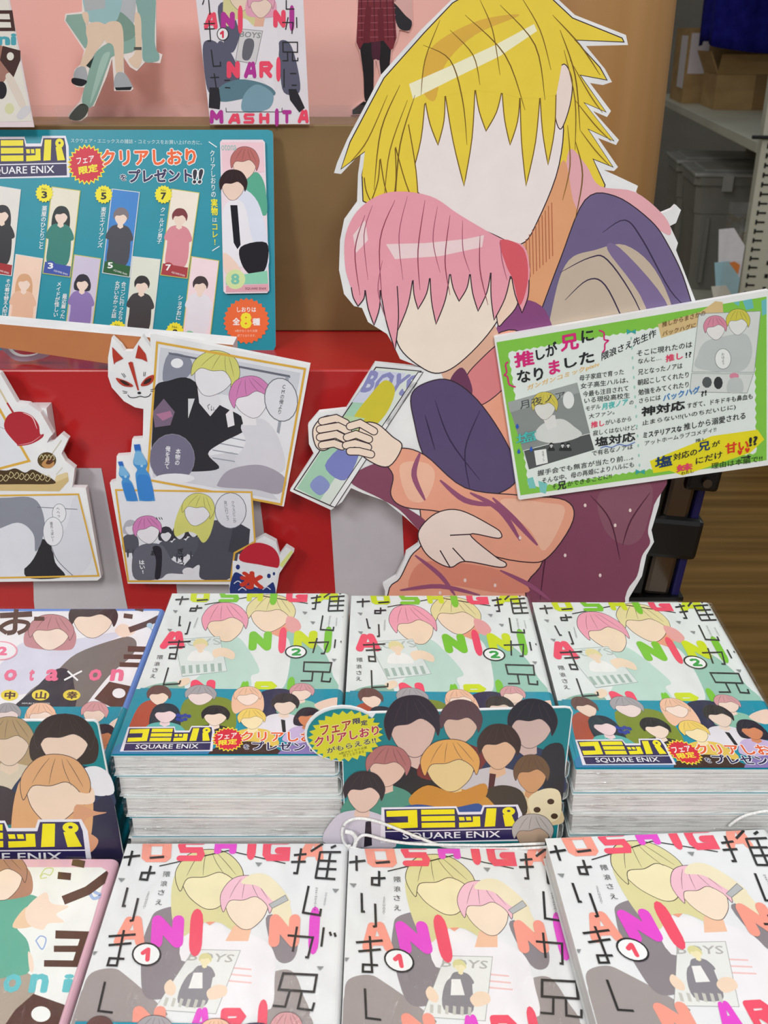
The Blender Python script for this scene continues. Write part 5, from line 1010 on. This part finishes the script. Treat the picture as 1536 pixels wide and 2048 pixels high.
# arms, sleeves, hands
a.blob([(822, 792), (850, 766), (900, 760), (955, 800), (1010, 880), (1036, 950), (1000, 985), (935, 992), (880, 960), (845, 905), (830, 850)], '#5c4c74', LN, 2.2)
for p in ([(870, 800), (900, 880), (960, 960)], [(960, 820), (930, 900), (940, 980)], [(850, 830), (870, 900)]): a.line(p, 2.6, '#33264a', taper=True)
a.blob([(700, 962), (740, 930), (790, 930), (800, 1000), (850, 1040), (840, 1060), (800, 1020), (760, 996)], '#874a62')
a.blob([(766, 915), (800, 896), (850, 910), (930, 975), (1040, 990), (1130, 1000), (1146, 1040), (1100, 1110), (1056, 1124), (960, 1100), (900, 1030), (810, 1014), (782, 990), (786, 950)], SA, LN, 2.2)
a.blob([(800, 930), (850, 925), (870, 950), (850, 1000), (815, 995)], '#f6c0a6'); a.blob([(1000, 1000), (1090, 1005), (1130, 1020), (1090, 1100), (1060, 1060)], '#f6c0a6')
for p in ([(985, 995), (1030, 1040), (1075, 1090)], [(940, 985), (1000, 1020), (1040, 1080)], [(880, 960), (930, 1000), (990, 1010)], [(840, 905), (828, 950), (850, 1000)]): a.line(p, 11, SA3, taper=True)
a.blob([(836, 1128), (900, 1124), (1000, 1140), (1060, 1180), (1000, 1185), (900, 1170), (820, 1180)], SA2)
for p in ([(830, 1110), (880, 1150), (910, 1190)], [(1000, 1140), (1060, 1170), (1100, 1200)], [(800, 1180), (880, 1172), (960, 1190)]): a.line(p, 9, SA3, taper=True)
a.blob([(838, 1060), (872, 1026), (920, 1020), (985, 1052), (1002, 1066), (996, 1076), (940, 1068), (990, 1112), (1012, 1126), (1000, 1134), (930, 1122), (900, 1134), (862, 1116), (842, 1090)], '#f7e2d8', LN, 2.2)
for p in ([(940, 1068), (900, 1070)], [(900, 1134), (880, 1100)], [(930, 1122), (905, 1095)]): a.line(p, 2.4, LN)
for x, y in ((930, 1160), (880, 1185), (1040, 1075), (1230, 1050), (1170, 1010), (1260, 1020), (1200, 1150), (990, 1170), (1130, 1110)): a.ell(x, y, 3, 4, '#f3dcd8', n=6)
a.part = ('magazine_print', 1)
a.poly([(752, 734), (842, 742), (664, 1012), (588, 978)], '#dfe7df', LN, 2.2); a.poly([(748, 740), (812, 746), (640, 1000), (594, 976)], '#a9d3b8'); a.poly([(748, 740), (812, 746), (770, 808), (704, 804)], '#d3d6ea')
a.text('BOYS', [(742, 742), (838, 752), (812, 790), (722, 782)], '#8f90c4', .04); a.blob([(770, 760), (790, 780), (770, 830), (720, 880), (700, 900), (705, 840), (740, 790)], '#d6c83c'); a.blob([(650, 930), (700, 880), (720, 900), (690, 960)], '#7f86c8'); a.blob([(620, 970), (640, 950), (660, 970), (640, 990)], '#8f9ad0'); a.poly([(690, 830), (730, 836), (690, 900), (650, 890)], '#bcd8ac')
a.poly([(836, 744), (846, 744), (670, 1014), (660, 1010)], '#f0f0f2', LN, 1.6); a.text('BOYS SUMMER', [(826, 762), (836, 764), (776, 850), (768, 846)], '#3a3a40')
a.part = ('figure_hand', 1)
HS = '#f8e2d0'
def finger(p, w_): a.stroke(p, w_+4, LN, cap=True); a.stroke(p, w_, HS, cap=True)
a.blob([(626, 858), (646, 834), (668, 836), (672, 880), (650, 900), (632, 892)], HS, LN, 2.2)
for p in ([(644, 842), (672, 836), (692, 846)], [(640, 858), (676, 852), (696, 862)], [(640, 874), (672, 868), (692, 878)], [(644, 890), (668, 886), (684, 892)]): finger(p, 13)
a.part = ('figure_hand', 2)
a.blob([(722, 850), (752, 846), (784, 872), (804, 892), (778, 932), (740, 922), (716, 896)], HS, LN, 2.2)
for p in ([(748, 862), (720, 846), (700, 852)], [(738, 878), (712, 868), (694, 874)], [(736, 894), (710, 886), (692, 890)], [(742, 908), (718, 902), (700, 902)]): finger(p, 13)
a.build(c)

# ================================================================== GREEN HANDWRITTEN CARD
gc = Flat(.6845)
pts = [(76, 310), (84, 304), (1540, 54), (1550, 60), (1546, 978), (1538, 988), (214, 1172), (204, 1166)]
c = sheet_thing('description_card', 'green-bordered handwritten description card fixed to the big cutout', 'card', pts, gc, ZG)
cut_board(c, 'board', pts, gc, .005, mat('#eef0ee', .35), ZG)
a = Art(gc, ZG, rough=.3); a.part = 'card_print'
a.poly([(88, 332), (1528, 88), (1528, 960), (216, 1148)], '#86c94c')
edge = []
for (x0, y0), (x1, y1), n in (((152, 386), (1462, 168), 34), ((1462, 168), (1472, 922), 16), ((1472, 922), (262, 1108), 34), ((262, 1108), (152, 386), 16)):
    for k in range(n*2):
        t = k/(n*2); nx_, ny_ = (y1-y0), -(x1-x0); l = math.hypot(nx_, ny_); e = 5 if k % 2 else -3
        edge.append((x0+(x1-x0)*t+nx_/l*e, y0+(y1-y0)*t+ny_/l*e))
a.poly(edge, '#e6efea')
a.poly([(250, 1060), (282, 1050), (300, 1110), (262, 1112)], '#7cc9c4'); a.poly([(310, 1070), (360, 1085), (350, 1140), (320, 1130)], '#7cc9c4'); a.poly([(1400, 110), (1450, 100), (1460, 150), (1420, 160)], '#6fbfc0'); a.poly([(1350, 120), (1385, 112), (1380, 140)], '#6fbfc0'); a.poly([(1500, 110), (1528, 100), (1528, 180), (1505, 190)], '#6fbfc0')
PKT, CY, OR, BKI, BLU = '#d92f7c', '#4fc0bc', '#eeb85c', '#2c2e30', '#3c7fc4'
a.poly([(905, 965), (1236, 832), (1290, 824), (1480, 798), (1516, 850), (1440, 922), (1080, 1042), (1010, 1016), (925, 1030)], '#ece02a')
a.poly([(948, 236), (1180, 168), (1255, 112), (1294, 118), (1298, 190), (1150, 250), (966, 310)], '#dcc08a')
a.part = ('comic_print', 1)
a.poly([(148, 652), (518, 546), (610, 906), (260, 1012)], '#8d9391'); a.poly([(148, 652), (518, 546), (532, 600), (160, 706)], '#a3a9a7'); a.poly([(232, 910), (586, 818), (612, 906), (260, 1012)], '#55595a', '#e6efea', 3)
a.blob([(290, 840), (330, 770), (430, 740), (500, 780), (540, 830), (400, 870)], '#d9dcd9'); a.poly([(330, 720), (400, 720), (410, 780), (360, 800)], '#e3e3df'); bust(a, 345, 680, 62, '#d6c858', '#e0e0da', '#dddddd', 'short', .03, 1.05, 1, False)
a.text('月夜ノア', [(210, 645), (450, 590), (458, 630), (215, 690)], '#4a4e50', .01); a.ell(472, 640, 30, 46, '#e8ebe9'); a.poly([(288, 910), (352, 900), (362, 974), (300, 988)], '#eceeec'); a.vtext('月夜ノア', 335, 912, 340, 970, 12, '#3a3c3e')
for x in (440, 470, 380): bust(a, x, 880, 10, '#26282a', '#cccccc', '#2c2e30', 'short', 0, 1, 1)
a.part = ('comic_print', 2)
a.poly([(1166, 180), (1496, 166), (1462, 492), (1130, 490)], '#d9dedb', '#9aa09e', 3); a.poly([(1128, 498), (1458, 500), (1424, 602), (1118, 596)], '#d9dedb', '#9aa09e', 3)
a.blob([(1160, 400), (1200, 330), (1300, 300), (1420, 290), (1450, 400), (1380, 490), (1160, 470)], '#c3c9c7'); bust(a, 1375, 232, 58, '#d3cb52', '#e8e9e6', '#cccccc', 'short', .05, 1.02, 1, False); bust(a, 1255, 262, 55, '#dc8fa4', '#eceae8', '#cccccc', 'short', -.08, 1.05, .98, False); a.ell(1295, 420, 44, 56, '#8c9290'); a.ell(1295, 420, 41, 53, '#eef1ef'); a.vtext('おはよう', 1295, 388, 1297, 452, 15, '#333333')
a.ell(1210, 545, 26, 30, '#5a5e60', n=10); a.ell(1270, 548, 24, 34, '#3a3c3e', n=10); a.ell(1355, 512, 26, 18, '#dc8fa4', n=10); a.blob([(1330, 530), (1390, 525), (1400, 595), (1320, 595)], '#c3c9c7')
a.part = ('handwriting', 1)
a.text('推', [(182, 392), (280, 372), (288, 452), (190, 466)], PKT, .035); a.text('しが', [(296, 372), (404, 326), (416, 392), (304, 428)], BKI, .03); a.text('兄', [(428, 300), (518, 282), (526, 362), (434, 380)], PKT, .035); a.text('に', [(540, 272), (602, 264), (606, 318), (544, 334)], BKI, .03)
a.text('なり', [(196, 486), (332, 462), (338, 530), (204, 548)], BKI, .03); a.text('ま', [(366, 434), (420, 424), (426, 492), (372, 504)], PKT, .035); a.text('した', [(450, 418), (602, 372), (608, 436), (456, 470)], BKI, .03)
a.line([(150, 436), (136, 450), (142, 490), (130, 506), (146, 516), (156, 556), (190, 570)], 8, PKT); a.line([(634, 268), (660, 280), (662, 316), (684, 322), (666, 340), (664, 370), (652, 386)], 8, PKT)
a.ln('隈浪さえ先生作', 648, 430, 938, 300, 42, BKI, .015); a.ln('ガンガンコミックpixiv', 252, 592, 636, 462, 30, OR, .012)
for y in range(310, 1000, 52): a.ell(806+(y-310)*.065, y, 4, 9, '#9ad0c4', n=8)
for x, y in ((806, 275), (854, 1022)): a.poly([(x-24, y-14), (x, y-2), (x+24, y-14), (x+24, y+12), (x, y+2), (x-24, y+14)], '#3fa8a4')
a.part = ('handwriting', 2)
for st, x0, y0, x1, y1, h, col, b in [
    ('母子家庭で育った', 530, 538, 766, 502, 30, BKI, 0), ('女子高生ハルは、', 536, 580, 790, 546, 30, BKI, 0), ('今最も注目されて', 548, 624, 790, 590, 30, BKI, 0), ('いる現役高校生', 556, 658, 798, 628, 30, BKI, 0), ('モデル', 564, 698, 642, 684, 26, BKI, 0), ('月夜ノア', 650, 692, 788, 664, 34, CY, .02), ('の', 796, 664, 818, 660, 20, BKI, 0), ('大ファン。', 580, 740, 716, 714, 26, BKI, 0),
    ('推し', 592, 788, 662, 776, 32, '#e8486c', .02), ('がいるから', 668, 772, 806, 750, 26, BKI, 0), ('寂しくはないけど、', 602, 830, 838, 796, 28, BKI, 0), ('塩対応', 614, 888, 826, 856, 48, BKI, .02), ('で有名なノアは', 596, 938, 814, 900, 28, BKI, 0), ('握手会でも無言が当たり前…。', 306, 1044, 816, 956, 30, BKI, 0), ('そんな中、母の再婚によりハルにも', 330, 1084, 820, 996, 30, BKI, 0), ('そ', 386, 1114, 406, 1110, 24, BKI, 0), ('兄', 414, 1118, 458, 1110, 42, BKI, .025), ('ができることに!!', 466, 1100, 702, 1054, 26, BKI, 0),
    ('そこに現れたのは', 836, 408, 1130, 358, 32, BKI, 0), ('なんと…', 842, 446, 966, 424, 26, BKI, 0), ('推し', 990, 436, 1080, 418, 36, '#e8486c', .02), ('!?', 1096, 414, 1126, 408, 28, BKI, .01), ('兄となったノアは', 842, 506, 1078, 470, 30, BKI, 0), ('朝起こしてくれたり', 840, 562, 1112, 518, 32, BKI, 0), ('勉強をみてくれたり', 844, 614, 1112, 570, 32, BKI, 0), ('さらには', 848, 656, 962, 636, 26, BKI, 0), ('バックハグ', 976, 646, 1170, 600, 36, BLU, .02), ('?!', 1180, 620, 1206, 612, 26, BKI, .02),
    ('神対応', 862, 726, 1090, 688, 48, BKI, .025), ('すぎて、ドキドキも鼻血も', 1104, 684, 1452, 632, 30, BKI, 0), ('止まらない!!(いのちだいじに)', 864, 778, 1362, 690, 30, BKI, 0), ('ミステリアスな', 870, 842, 1074, 804, 30, BKI, .02), ('推しから溺愛される', 1086, 800, 1414, 738, 36, BKI, .005), ('アットホームラブコメディ!!', 878, 882, 1258, 806, 26, '#4a4c4e', 0),
    ('塩', 934, 1002, 1022, 984, 56, '#23406c', .02), ('対応の', 1030, 962, 1156, 930, 36, BKI, .01), ('兄', 1164, 914, 1224, 902, 46, '#23406c', .02), ('推し', 1148, 864, 1206, 854, 18, BKI, 0), ('が', 1236, 890, 1278, 880, 28, BKI, .01), ('甘い', 1308, 926, 1430, 900, 54, '#e2402c', .02), ('!?', 1436, 884, 1476, 874, 44, BKI, .03), ('妹', 1048, 1022, 1130, 1008, 36, '#e8486c', .03), ('にだけ', 1150, 982, 1290, 944, 34, BKI, .01), ('わたし', 1072, 1038, 1138, 1024, 16, BKI, 0), ('理由は本編で!!', 1232, 1006, 1504, 964, 32, '#33502a', 0), ('塩', 192, 876, 300, 850, 54, CY, .01), ('推しからまさかの', 970, 250, 1200, 186, 28, '#7a5a3a', 0), ('バックハグに', 972, 298, 1150, 250, 26, '#7a5a3a', 0)]:
    a.ln(st, x0, y0, x1, y1, h, col, b+.006)
a.line([(640, 895), (670, 884), (700, 890), (740, 874), (780, 880), (826, 862)], 4, '#4a72c8'); a.stroke([(1390, 946), (1430, 940)], 6, BKI); a.poly([(1424, 930), (1444, 938), (1428, 950)], BKI)
for x, y in ((198, 778), (206, 912), (272, 900)): a.blob([(x, y-14), (x+8, y+4), (x, y+12), (x-8, y+4)], '#2c5cc0')
for x, y in ((1384, 916), (1424, 904)): a.blob([(x, y+14), (x-12, y-4), (x-5, y-12), (x, y-4), (x+6, y-12), (x+12, y-4)], '#e2402c')
a.build(c)
